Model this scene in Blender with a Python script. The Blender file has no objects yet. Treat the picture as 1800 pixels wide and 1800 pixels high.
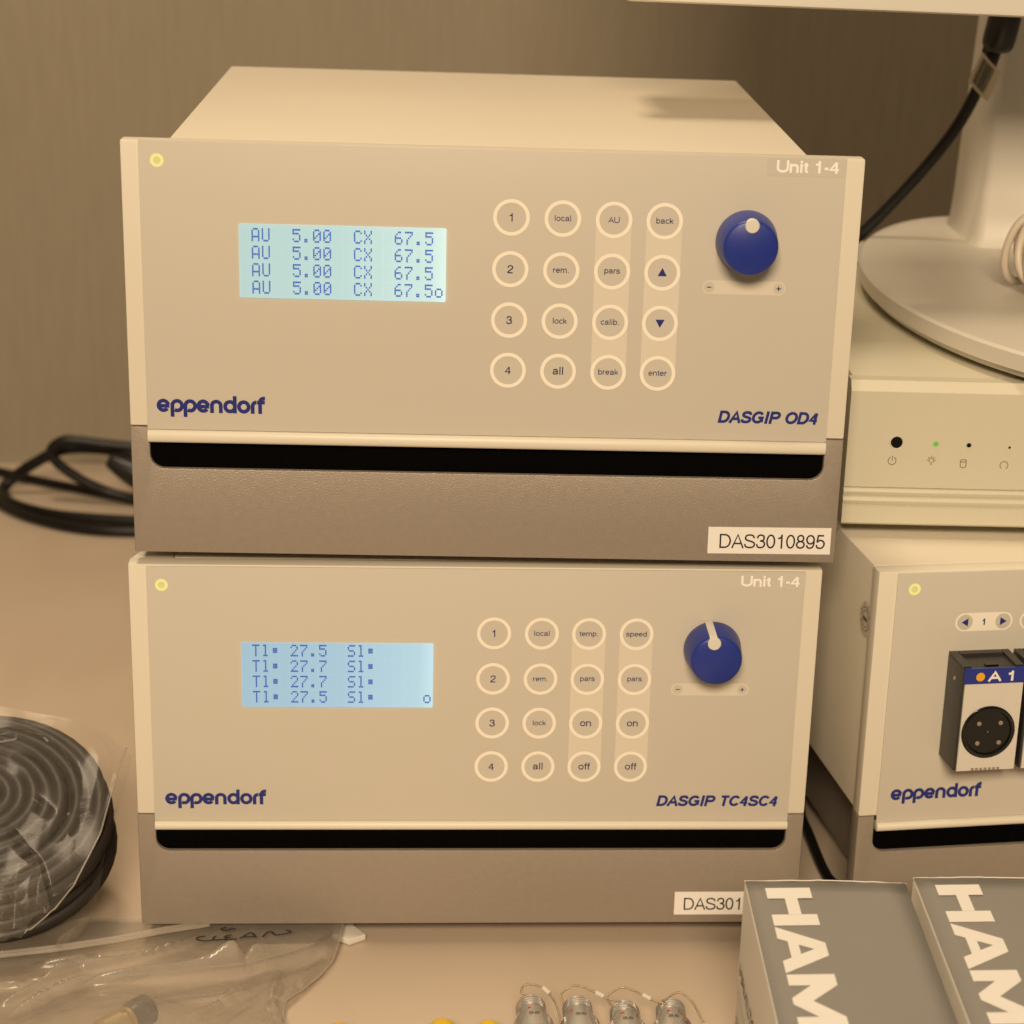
import bpy, bmesh, math, random, json
import numpy as np
from mathutils import Vector, Matrix, Euler, noise
rad = math.radians
random.seed(7)
SC = bpy.context.scene
COL = SC.collection

# ------------------------------------------------------------------ camera
cd = bpy.data.cameras.new('camera'); cam = bpy.data.objects.new('camera', cd); COL.objects.link(cam)
cam.location = (0.11821, -0.89665, 0.48415)
cam.rotation_euler = (1.2146, -0.03348, -0.06962)
cd.sensor_width = 36.0; cd.sensor_fit = 'HORIZONTAL'
cd.lens = 3862.06/1800*36.0
cd.shift_x = -0.11007*1000/1800
cd.shift_y = 0.18752*1000/1800
cd.clip_start = 0.02; cd.clip_end = 50
cd.dof.use_dof = True; cd.dof.focus_distance = 0.93; cd.dof.aperture_fstop = 13
SC.camera = cam

# ------------------------------------------------------------------ light of the room
SC.view_settings.view_transform = 'Standard'; SC.view_settings.look = 'None'
SC.view_settings.exposure = 0; SC.view_settings.gamma = 1
w = bpy.data.worlds.new('World'); SC.world = w; w.use_nodes = True
w.node_tree.nodes['Background'].inputs[0].default_value = (1.0, .77, .53, 1)
w.node_tree.nodes['Background'].inputs[1].default_value = 0.1
def area(name, loc, target, sx, sy, power, col=(1.0, .783, .540)):
    l = bpy.data.lights.new(name, 'AREA'); l.shape = 'RECTANGLE'; l.size = sx; l.size_y = sy; l.energy = power; l.color = col
    o = bpy.data.objects.new(name, l); COL.objects.link(o); o.location = loc
    o.rotation_euler = (Vector(target)-Vector(loc)).to_track_quat('-Z', 'Y').to_euler()
    return o
area('room_lamp_front', (-.05, -2.3, 1.50), (.15, .1, .15), .8, .5, 67)
area('room_lamp_above', (-.12, .10, 1.9), (.05, .12, .1), .5, .3, 15)

# ------------------------------------------------------------------ materials
def mat(name, col, rough=.5, metal=0, spec=.5, bump=0, bscale=900, var=0, vscale=6, emit=None, es=0, bdist=.0004, stretch=None):
    m = bpy.data.materials.new(name); m.use_nodes = True; nt = m.node_tree; N = nt.nodes; L = nt.links
    b = N['Principled BSDF']; b.inputs['Base Color'].default_value = (*col, 1); b.inputs['Roughness'].default_value = rough
    b.inputs['Metallic'].default_value = metal; b.inputs['Specular IOR Level'].default_value = spec
    tc = N.new('ShaderNodeTexCoord'); src = tc.outputs['Object']
    if stretch:
        mp = N.new('ShaderNodeMapping'); mp.inputs['Scale'].default_value = stretch; L.new(src, mp.inputs[0]); src = mp.outputs[0]
    if var:
        n = N.new('ShaderNodeTexNoise'); n.inputs['Scale'].default_value = vscale; n.inputs['Detail'].default_value = 6; L.new(src, n.inputs[0])
        mx = N.new('ShaderNodeMix'); mx.data_type = 'RGBA'; mx.inputs[6].default_value = (*[c*(1-var) for c in col], 1); mx.inputs[7].default_value = (*[min(1, c*(1+var)) for c in col], 1)
        L.new(n.outputs[0], mx.inputs[0]); L.new(mx.outputs[2], b.inputs['Base Color'])
        rr = N.new('ShaderNodeMapRange'); rr.inputs[3].default_value = rough*.85; rr.inputs[4].default_value = min(1, rough*1.15); L.new(n.outputs[0], rr.inputs[0]); L.new(rr.outputs[0], b.inputs['Roughness'])
    if bump:
        n2 = N.new('ShaderNodeTexNoise'); n2.inputs['Scale'].default_value = bscale; n2.inputs['Detail'].default_value = 2; L.new(src, n2.inputs[0])
        bp = N.new('ShaderNodeBump'); bp.inputs['Strength'].default_value = bump; bp.inputs['Distance'].default_value = bdist
        L.new(n2.outputs[0], bp.inputs['Height']); L.new(bp.outputs[0], b.inputs['Normal'])
    if emit:
        b.inputs['Emission Color'].default_value = (*emit, 1); b.inputs['Emission Strength'].default_value = es
    return m
M = {}
M['cream'] = mat('cream_lacquer', (.74, .69, .57), .42, bump=.12, bscale=1500, var=.015, vscale=12)
M['case'] = mat('case_lacquer', (.72, .66, .54), .5, bump=.25, bscale=1300, var=.02, vscale=9)
M['overlay'] = mat('overlay_film', (.595, .555, .475), .36, bump=.05, bscale=2500, var=.012, vscale=10, spec=.4)
M['print'] = mat('cream_print', (.92, .86, .74), .4, spec=.3)
M['band'] = mat('band_print', (.70, .645, .535), .38, spec=.35)
M['blue'] = mat('blue_ink', (.022, .030, .20), .45, spec=.3)
M['inkblue'] = mat('dark_blue_ink', (.014, .018, .11), .45, spec=.3)
M['grey'] = mat('grey_powder_metal', (.33, .28, .228), .42, metal=.25, bump=.5, bscale=1700, var=.05, vscale=300)
M['black'] = mat('black_recess', (.0022, .002, .002), .9, spec=.02, bump=.3, bscale=500, stretch=(6, 1, .05), var=.5, vscale=400)
M['rubber'] = mat('black_rubber', (.018, .017, .016), .5, var=.1, vscale=30)
M['knob'] = mat('blue_plastic', (.016, .034, .26), .38, bump=.1, bscale=2500, var=.04, vscale=60)
M['pointer'] = mat('white_plastic', (.72, .68, .60), .4)
M['paper'] = mat('white_sticker', (.86, .83, .78), .5)
M['white_ink'] = mat('white_lettering', (.86, .83, .77), .4)
M['unit_white'] = mat('white_label_lettering', (.97, .94, .88), .4)
M['clear_tape'] = mat('clear_tape', (.60, .565, .49), .24, spec=.5)
M['ink'] = mat('black_ink', (.012, .010, .012), .5)
M['led'] = mat('status_led_ring', (.25, .23, .12), .5, emit=(.66, .60, .17), es=1)
M['led_core'] = mat('status_led_core', (.3, .27, .15), .5, emit=(.46, .37, .12), es=1)
M['desk'] = mat('bench_laminate', (.56, .458, .352), .5, bump=.1, bscale=500, var=.05, vscale=9)
M['pcwhite'] = mat('computer_paint', (.62, .585, .455), .45, bump=.3, bscale=1600, var=.02, vscale=7)
M['pcdark'] = mat('seam_shadow_grey', (.16, .14, .10), .7)
M['monitor'] = mat('monitor_plastic', (.72, .685, .60), .4, bump=.15, bscale=1500, var=.015)
M['stand'] = mat('stand_plastic', (.67, .63, .55), .38, bump=.12, bscale=1500, var=.015)
M['blackpl'] = mat('black_plastic', (.014, .013, .012), .35, bump=.1, var=.1, vscale=50)
M['module'] = mat('anthracite_housing', (.030, .027, .024), .42, bump=.4, bscale=1800, var=.1, vscale=80)
M['modblue'] = mat('module_blue_label', (.018, .034, .26), .35)
M['modface'] = mat('module_face', (.68, .64, .56), .38, var=.01)
M['orange'] = mat('orange_dot', (.85, .42, .015), .4)
M['gloss_black'] = mat('gloss_black', (.006, .006, .006), .15)
M['chrome'] = mat('dull_pin_metal', (.30, .24, .18), .5)
M['cardgrey'] = mat('printed_grey_card', (.265, .252, .228), .42, var=.03, vscale=25, bump=.1, bscale=600)
M['cardwhite'] = mat('white_card', (.75, .71, .63), .55, var=.03, vscale=30, bump=.1, bscale=500)
M['steel'] = mat('matt_steel', (.52, .50, .46), .27, metal=.7, var=.12, vscale=120, bump=.1, bscale=900)
M['brass'] = mat('brass', (.62, .47, .22), .3, metal=.9, var=.15, vscale=90)
M['wire'] = mat('steel_wire', (.42, .33, .22), .35, metal=.7, bump=.8, bscale=2500)
M['crimp'] = mat('clear_crimp', (.62, .58, .50), .25)
M['yellow'] = mat('yellow_plastic', (.80, .52, .012), .35)
M['hose'] = mat('black_hose', (.028, .022, .018), .48, var=.2, vscale=60)
M['whitecable'] = mat('white_cable', (.66, .58, .47), .42)
M['cable'] = mat('black_cable', (.006, .005, .004), .4, spec=.3)
M['red'] = mat('red_dot', (.5, .02, .02), .4)
M['green'] = mat('green_led', (.05, .25, .02), .4, emit=(.25, .8, .05), es=.35)
M['darkbeige'] = mat('beige_print', (.15, .13, .09), .6)

def add_specks(m, strength=.35):
    nt = m.node_tree; N = nt.nodes; L = nt.links; b = N['Principled BSDF']; src = b.inputs['Base Color'].links[0].from_socket
    tc = N.new('ShaderNodeTexCoord'); vo = N.new('ShaderNodeTexVoronoi'); vo.inputs['Scale'].default_value = 130; L.new(tc.outputs['Object'], vo.inputs['Vector'])
    n1 = N.new('ShaderNodeTexNoise'); n1.inputs['Scale'].default_value = 24; L.new(tc.outputs['Object'], n1.inputs[0])
    r1 = N.new('ShaderNodeMapRange'); r1.inputs[1].default_value = .035; r1.inputs[2].default_value = .075; r1.inputs[3].default_value = 1; r1.inputs[4].default_value = 0; L.new(vo.outputs['Distance'], r1.inputs[0])
    r2 = N.new('ShaderNodeMapRange'); r2.inputs[1].default_value = .56; r2.inputs[2].default_value = .66; L.new(n1.outputs[0], r2.inputs[0])
    mu = N.new('ShaderNodeMath'); mu.operation = 'MULTIPLY'; L.new(r1.outputs[0], mu.inputs[0]); L.new(r2.outputs[0], mu.inputs[1])
    m3 = N.new('ShaderNodeMath'); m3.operation = 'MULTIPLY'; m3.inputs[1].default_value = strength; L.new(mu.outputs[0], m3.inputs[0])
    mx = N.new('ShaderNodeMix'); mx.data_type = 'RGBA'; mx.inputs[7].default_value = (.16, .12, .08, 1); L.new(m3.outputs[0], mx.inputs[0]); L.new(src, mx.inputs[6]); L.new(mx.outputs[2], b.inputs['Base Color'])
    # rubbed, greyer smears
    mp = N.new('ShaderNodeMapping'); mp.inputs['Scale'].default_value = (1, .35, 1); mp.inputs['Rotation'].default_value = (0, 0, .6); L.new(tc.outputs['Object'], mp.inputs[0])
    n2 = N.new('ShaderNodeTexNoise'); n2.inputs['Scale'].default_value = 16; n2.inputs['Detail'].default_value = 7; n2.inputs['Distortion'].default_value = 1.2; L.new(mp.outputs[0], n2.inputs[0])
    r3 = N.new('ShaderNodeMapRange'); r3.inputs[1].default_value = .5; r3.inputs[2].default_value = .75; r3.inputs[3].default_value = 0; r3.inputs[4].default_value = .16; L.new(n2.outputs[0], r3.inputs[0])
    my = N.new('ShaderNodeMix'); my.data_type = 'RGBA'; my.inputs[7].default_value = (.40, .30, .20, 1); L.new(r3.outputs[0], my.inputs[0]); L.new(mx.outputs[2], my.inputs[6]); L.new(my.outputs[2], b.inputs['Base Color'])
add_specks(M['desk'])
def wall_mat():
    m = bpy.data.materials.new('ribbed_wallcovering'); m.use_nodes = True; nt = m.node_tree; N = nt.nodes; L = nt.links
    b = N['Principled BSDF']; b.inputs['Roughness'].default_value = .75
    tc = N.new('ShaderNodeTexCoord'); mp = N.new('ShaderNodeMapping'); mp.inputs['Scale'].default_value = (1, 1, .09); L.new(tc.outputs['Object'], mp.inputs[0])
    n = N.new('ShaderNodeTexNoise'); n.inputs['Scale'].default_value = 210; n.inputs['Detail'].default_value = 3; L.new(mp.outputs[0], n.inputs[0])
    n3 = N.new('ShaderNodeTexNoise'); n3.inputs['Scale'].default_value = 7; n3.inputs['Detail'].default_value = 5; L.new(tc.outputs['Object'], n3.inputs[0])
    cr = N.new('ShaderNodeValToRGB'); cr.color_ramp.elements[0].position = .3; cr.color_ramp.elements[1].position = .75
    cr.color_ramp.elements[0].color = (*[c*.93 for c in WALLC], 1); cr.color_ramp.elements[1].color = (*[c*1.07 for c in WALLC], 1)
    ad = N.new('ShaderNodeMix'); ad.data_type = 'FLOAT'; ad.inputs[0].default_value = .3; L.new(n.outputs[0], ad.inputs[2]); L.new(n3.outputs[0], ad.inputs[3])
    L.new(ad.outputs[0], cr.inputs[0]); L.new(cr.outputs[0], b.inputs['Base Color'])
    bp = N.new('ShaderNodeBump'); bp.inputs['Strength'].default_value = .5; bp.inputs['Distance'].default_value = .0012
    L.new(n.outputs[0], bp.inputs['Height']); L.new(bp.outputs[0], b.inputs['Normal'])
    return m
WALLC = (.265, .224, .160)
M['wall'] = wall_mat()

def lcd_mat(name, col, edge):
    m = bpy.data.materials.new(name); m.use_nodes = True; nt = m.node_tree; N = nt.nodes; L = nt.links
    b = N['Principled BSDF']; b.inputs['Base Color'].default_value = (.05, .06, .07, 1); b.inputs['Roughness'].default_value = .3
    tc = N.new('ShaderNodeTexCoord'); sx = N.new('ShaderNodeSeparateXYZ'); L.new(tc.outputs['Generated'], sx.inputs[0])
    cr = N.new('ShaderNodeValToRGB'); e = cr.color_ramp.elements
    e[0].position = 0; e[0].color = (*[c*.93 for c in col], 1); e[1].position = 1; e[1].color = (*edge, 1)
    k = e.new(.5); k.color = (*col, 1); k = e.new(.93); k.color = (*[(a+b_)/2 for a, b_ in zip(col, edge)], 1)
    L.new(sx.outputs[0], cr.inputs[0]); L.new(cr.outputs[0], b.inputs['Emission Color']); b.inputs['Emission Strength'].default_value = 1
    return m
M['lcdU'] = lcd_mat('lit_display_pale', (.50, .68, .63), (.72, .90, .80))
M['lcdL'] = lcd_mat('lit_display_blue', (.345, .53, .63), (.52, .74, .80))
M['cellU'] = lcd_mat('display_cell_pale', (.485, .665, .622), (.70, .88, .79))
M['cellL'] = lcd_mat('display_cell_blue', (.335, .518, .62), (.505, .725, .788))
M['dotU'] = mat('display_dots_pale', (.02, .03, .08), .4, emit=(.022, .095, .40), es=1)
M['dotL'] = mat('display_dots_blue', (.02, .03, .08), .4, emit=(.020, .078, .34), es=1)

def film_mat(name, white=.10, gloss=.35, sc=60, fm=.75, ro=.16):
    m = bpy.data.materials.new(name); m.use_nodes = True; nt = m.node_tree; N = nt.nodes; L = nt.links
    N.remove(N['Principled BSDF']); out = N['Material Output']
    tr = N.new('ShaderNodeBsdfTransparent'); tr.inputs[0].default_value = (.985, .98, .97, 1)
    gl = N.new('ShaderNodeBsdfGlossy'); gl.inputs['Roughness'].default_value = ro
    df = N.new('ShaderNodeBsdfDiffuse'); df.inputs[0].default_value = (.86, .80, .70, 1)
    fr = N.new('ShaderNodeFresnel'); fr.inputs[0].default_value = 1.5
    tc = N.new('ShaderNodeTexCoord')
    mp = N.new('ShaderNodeMapping'); mp.inputs['Scale'].default_value = (1, 1.6, 1); mp.inputs['Rotation'].default_value = (0, 0, .5); L.new(tc.outputs['Object'], mp.inputs[0])
    n = N.new('ShaderNodeTexNoise'); n.inputs['Scale'].default_value = sc; n.inputs['Detail'].default_value = 4; n.inputs['Distortion'].default_value = .8; L.new(mp.outputs[0], n.inputs[0])
    v = N.new('ShaderNodeMath'); v.operation = 'SUBTRACT'; v.inputs[1].default_value = .5; L.new(n.outputs[0], v.inputs[0])
    a = N.new('ShaderNodeMath'); a.operation = 'ABSOLUTE'; L.new(v.outputs[0], a.inputs[0])
    bp = N.new('ShaderNodeBump'); bp.inputs['Strength'].default_value = .18; bp.inputs['Distance'].default_value = .002; L.new(a.outputs[0], bp.inputs['Height'])
    L.new(bp.outputs[0], gl.inputs['Normal']); L.new(bp.outputs[0], fr.inputs['Normal'])
    m1 = N.new('ShaderNodeMixShader'); ml = N.new('ShaderNodeMath'); ml.operation = 'MULTIPLY'; ml.inputs[1].default_value = fm; ml.use_clamp = True
    L.new(fr.outputs[0], ml.inputs[0]); ad = N.new('ShaderNodeMath'); ad.operation = 'ADD'; ad.inputs[1].default_value = gloss*.12; L.new(ml.outputs[0], ad.inputs[0]); L.new(ad.outputs[0], m1.inputs[0])
    L.new(tr.outputs[0], m1.inputs[1]); L.new(gl.outputs[0], m1.inputs[2])
    tl = N.new('ShaderNodeBsdfTranslucent'); tl.inputs[0].default_value = (.86, .80, .70, 1); dm = N.new('ShaderNodeMixShader'); L.new(df.outputs[0], dm.inputs[1]); L.new(tl.outputs[0], dm.inputs[2])
    m2 = N.new('ShaderNodeMixShader')
    mr = N.new('ShaderNodeMapRange'); mr.inputs[1].default_value = 0; mr.inputs[2].default_value = .16; mr.inputs[3].default_value = white*1.15; mr.inputs[4].default_value = white*.95
    L.new(a.outputs[0], mr.inputs[0]); L.new(mr.outputs[0], m2.inputs[0])
    L.new(m1.outputs[0], m2.inputs[1]); L.new(dm.outputs[0], m2.inputs[2]); L.new(m2.outputs[0], out.inputs[0])
    return m
M['film'] = film_mat('clear_bag_film', .065, .0, 30, .24, .17)
M['zipfilm'] = film_mat('zip_bag_film', .27, .05, 30, .9, .15)
M['zip'] = film_mat('zip_strip_film', .30, .1, 30, .5)

# ------------------------------------------------------------------ object helpers
def empty(name, loc=(0, 0, 0), rz=0, label=None, cat=None, group=None, rot=None):
    o = bpy.data.objects.new(name, None); COL.objects.link(o); o.location = loc; o.rotation_euler = rot if rot else (0, 0, rz); o.empty_display_size = .01
    if label: o['label'] = label; o['category'] = cat
    if group: o['group'] = group
    return o
def obj(name, mesh, m, parent=None, loc=None, label=None, cat=None, group=None, kind=None):
    if m is not None and not mesh.materials: mesh.materials.append(m if not isinstance(m, str) else M[m])
    o = bpy.data.objects.new(name, mesh); COL.objects.link(o); o.parent = parent
    if loc: o.location = loc
    if label: o['label'] = label
    if cat: o['category'] = cat
    if group: o['group'] = group
    if kind: o['kind'] = kind
    return o
def me(v, f, smooth=False, name='mesh'):
    m = bpy.data.meshes.new(name); m.from_pydata([tuple(map(float, p)) for p in v], [], f); m.update()
    if smooth: m.polygons.foreach_set('use_smooth', [True]*len(m.polygons))
    return m
def join(*ms):
    V = []; F = []
    for v, f in ms:
        k = len(V); V += list(v); F += [[i+k for i in q] for q in f]
    return V, F
def box(x0, x1, y0, y1, z0, z1, b=0.0, seg=2):
    bm = bmesh.new(); bmesh.ops.create_cube(bm, size=1)
    for v in bm.verts: v.co = Vector(((x0+x1)/2+v.co.x*(x1-x0), (y0+y1)/2+v.co.y*(y1-y0), (z0+z1)/2+v.co.z*(z1-z0)))
    if b: bmesh.ops.bevel(bm, geom=bm.edges[:]+bm.verts[:], offset=b, segments=seg, affect='EDGES', profile=.6)
    m = bpy.data.meshes.new('box'); bm.to_mesh(m); bm.free()
    if b: shade_auto(m)
    return m
def shade_auto(m, ang=35):
    m.polygons.foreach_set('use_smooth', [True]*len(m.polygons))
    bm = bmesh.new(); bm.from_mesh(m)
    for e in bm.edges:
        if len(e.link_faces) != 2 or e.calc_face_angle(0) > rad(ang): e.smooth = False
    bm.to_mesh(m); bm.free()
def prism(pts, d0, d1, axis='y', b=0, ang=35):
    """outline in a plane, extruded along an axis. axis y: pts (x,z); axis x: pts (y,z); axis z: pts (x,y)"""
    def P(a, c, d): return (a, d, c) if axis == 'y' else ((d, a, c) if axis == 'x' else (a, c, d))
    bm = bmesh.new(); lo = [bm.verts.new(P(a, c, d0)) for a, c in pts]; hi = [bm.verts.new(P(a, c, d1)) for a, c in pts]
    n = len(pts); fs = [bm.faces.new(lo), bm.faces.new(hi[::-1])]
    for i in range(n): bm.faces.new([lo[(i+1) % n], lo[i], hi[i], hi[(i+1) % n]])
    bmesh.ops.recalc_face_normals(bm, faces=bm.faces[:])
    if b:
        es = [e for f in bm.faces if len(f.verts) == n and n > 4 or len(f.verts) == n for e in f.edges]
        es = list({e for f in fs for e in f.edges})
        bmesh.ops.bevel(bm, geom=es, offset=b, segments=2, affect='EDGES', profile=.6)
    bmesh.ops.triangulate(bm, faces=[f for f in bm.faces if len(f.verts) > 4])
    m = bpy.data.meshes.new('prism'); bm.to_mesh(m); bm.free(); shade_auto(m, ang); return m
def lathe(prof, n=48, axis='y', c=(0, 0, 0), ang=32, cap=True):
    """prof: list of (radius, distance along axis)"""
    V = []; F = []
    for r, d in prof:
        for i in range(n):
            a = 2*math.pi*i/n; p, q = r*math.cos(a), r*math.sin(a)
            V.append((c[0]+p, c[1]+d, c[2]+q) if axis == 'y' else ((c[0]+p, c[1]+q, c[2]+d) if axis == 'z' else (c[0]+d, c[1]+p, c[2]+q)))
    for k in range(len(prof)-1):
        for i in range(n):
            j = (i+1) % n; F.append([k*n+i, k*n+j, (k+1)*n+j, (k+1)*n+i])
    if cap and prof[0][0] > 1e-7: F.append(list(range(n)))
    if cap and prof[-1][0] > 1e-7: F.append([(len(prof)-1)*n+i for i in range(n)])
    bm = bmesh.new(); vs = [bm.verts.new(p) for p in V]
    for f in F:
        try: bm.faces.new([vs[i] for i in f])
        except ValueError: pass
    bmesh.ops.remove_doubles(bm, verts=bm.verts[:], dist=1e-7)
    bmesh.ops.recalc_face_normals(bm, faces=bm.faces[:])
    m = bpy.data.meshes.new('lathe'); bm.to_mesh(m); bm.free(); shade_auto(m, ang); return m
def catmull(P, n=6, closed=False):
    P = [tuple(p) for p in P]; out = []; m = len(P); dim = len(P[0])
    for i in range(m if closed else m-1):
        a = P[(i-1) % m] if closed or i > 0 else P[0]; b = P[i]; c = P[(i+1) % m]; d = P[(i+2) % m] if closed or i+2 < m else P[-1]
        for k in range(n):
            t = k/n
            out.append(tuple(.5*((2*b[j])+(-a[j]+c[j])*t+(2*a[j]-5*b[j]+4*c[j]-d[j])*t*t+(-a[j]+3*b[j]-3*c[j]+d[j])*t**3) for j in range(dim)))
    if not closed: out.append(P[-1])
    return out
def tube(P, r, n=10, closed=False, radii=None):
    P = [Vector(p) for p in P]; m = len(P); V = []; F = []; up = Vector((0, 0, 1)); prev = None
    for i in range(m):
        t = (P[(i+1) % m]-P[i-1]) if closed or 0 < i < m-1 else (P[1]-P[0] if i == 0 else P[-1]-P[-2])
        t.normalize()
        if prev is None: a = t.cross(Vector((0, 0, 1)) if abs(t.z) < .9 else Vector((1, 0, 0))).normalized()
        else: a = (prev-t*prev.dot(t)).normalized()
        prev = a; b = t.cross(a); rr = radii[i] if radii else r
        for k in range(n):
            th = 2*math.pi*k/n; V.append(P[i]+(a*math.cos(th)+b*math.sin(th))*rr)
    for i in range(m if closed else m-1):
        i2 = (i+1) % m
        for k in range(n): k2 = (k+1) % n; F.append([i*n+k, i*n+k2, i2*n+k2, i2*n+k])
    if not closed: F.append(list(range(n))[::-1]); F.append([(m-1)*n+k for k in range(n)])
    return V, F
def arc(cx, cy, rx, ry, a0, a1, n=16): return [(cx+rx*math.cos(rad(a0+(a1-a0)*i/n)), cy+ry*math.sin(rad(a0+(a1-a0)*i/n))) for i in range(n+1)]
def ribbon(P, w, closed=False, ext=True):
    P = [np.array(p, float) for p in P]
    Q = [P[0]]
    for p in P[1:]:
        if np.hypot(*(p-Q[-1])) > 1e-7: Q.append(p)
    if closed and np.hypot(*(Q[0]-Q[-1])) < 1e-7: Q.pop()
    P = Q; m = len(P)
    if not closed and ext:
        d = P[0]-P[1]; P[0] = P[0]+d/np.hypot(*d)*w/2; d = P[-1]-P[-2]; P[-1] = P[-1]+d/np.hypot(*d)*w/2
    L = []; R_ = []
    for i in range(m):
        d0 = P[i]-P[i-1] if (closed or i > 0) else P[1]-P[0]; d1 = P[(i+1) % m]-P[i] if (closed or i < m-1) else d0
        d0 = d0/np.hypot(*d0); d1 = d1/np.hypot(*d1); n0 = np.array([-d0[1], d0[0]]); n1 = np.array([-d1[1], d1[0]]); nn = n0+n1
        l = np.hypot(*nn); nn = nn/l if l > 1e-6 else n0; k = min(1/max(nn@n0, .3), 1.55)
        L.append(P[i]+nn*w/2*k); R_.append(P[i]-nn*w/2*k)
    F = [[i, (i+1) % m, m+(i+1) % m, m+i] for i in range(m if closed else m-1)]
    return L+R_, F
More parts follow.
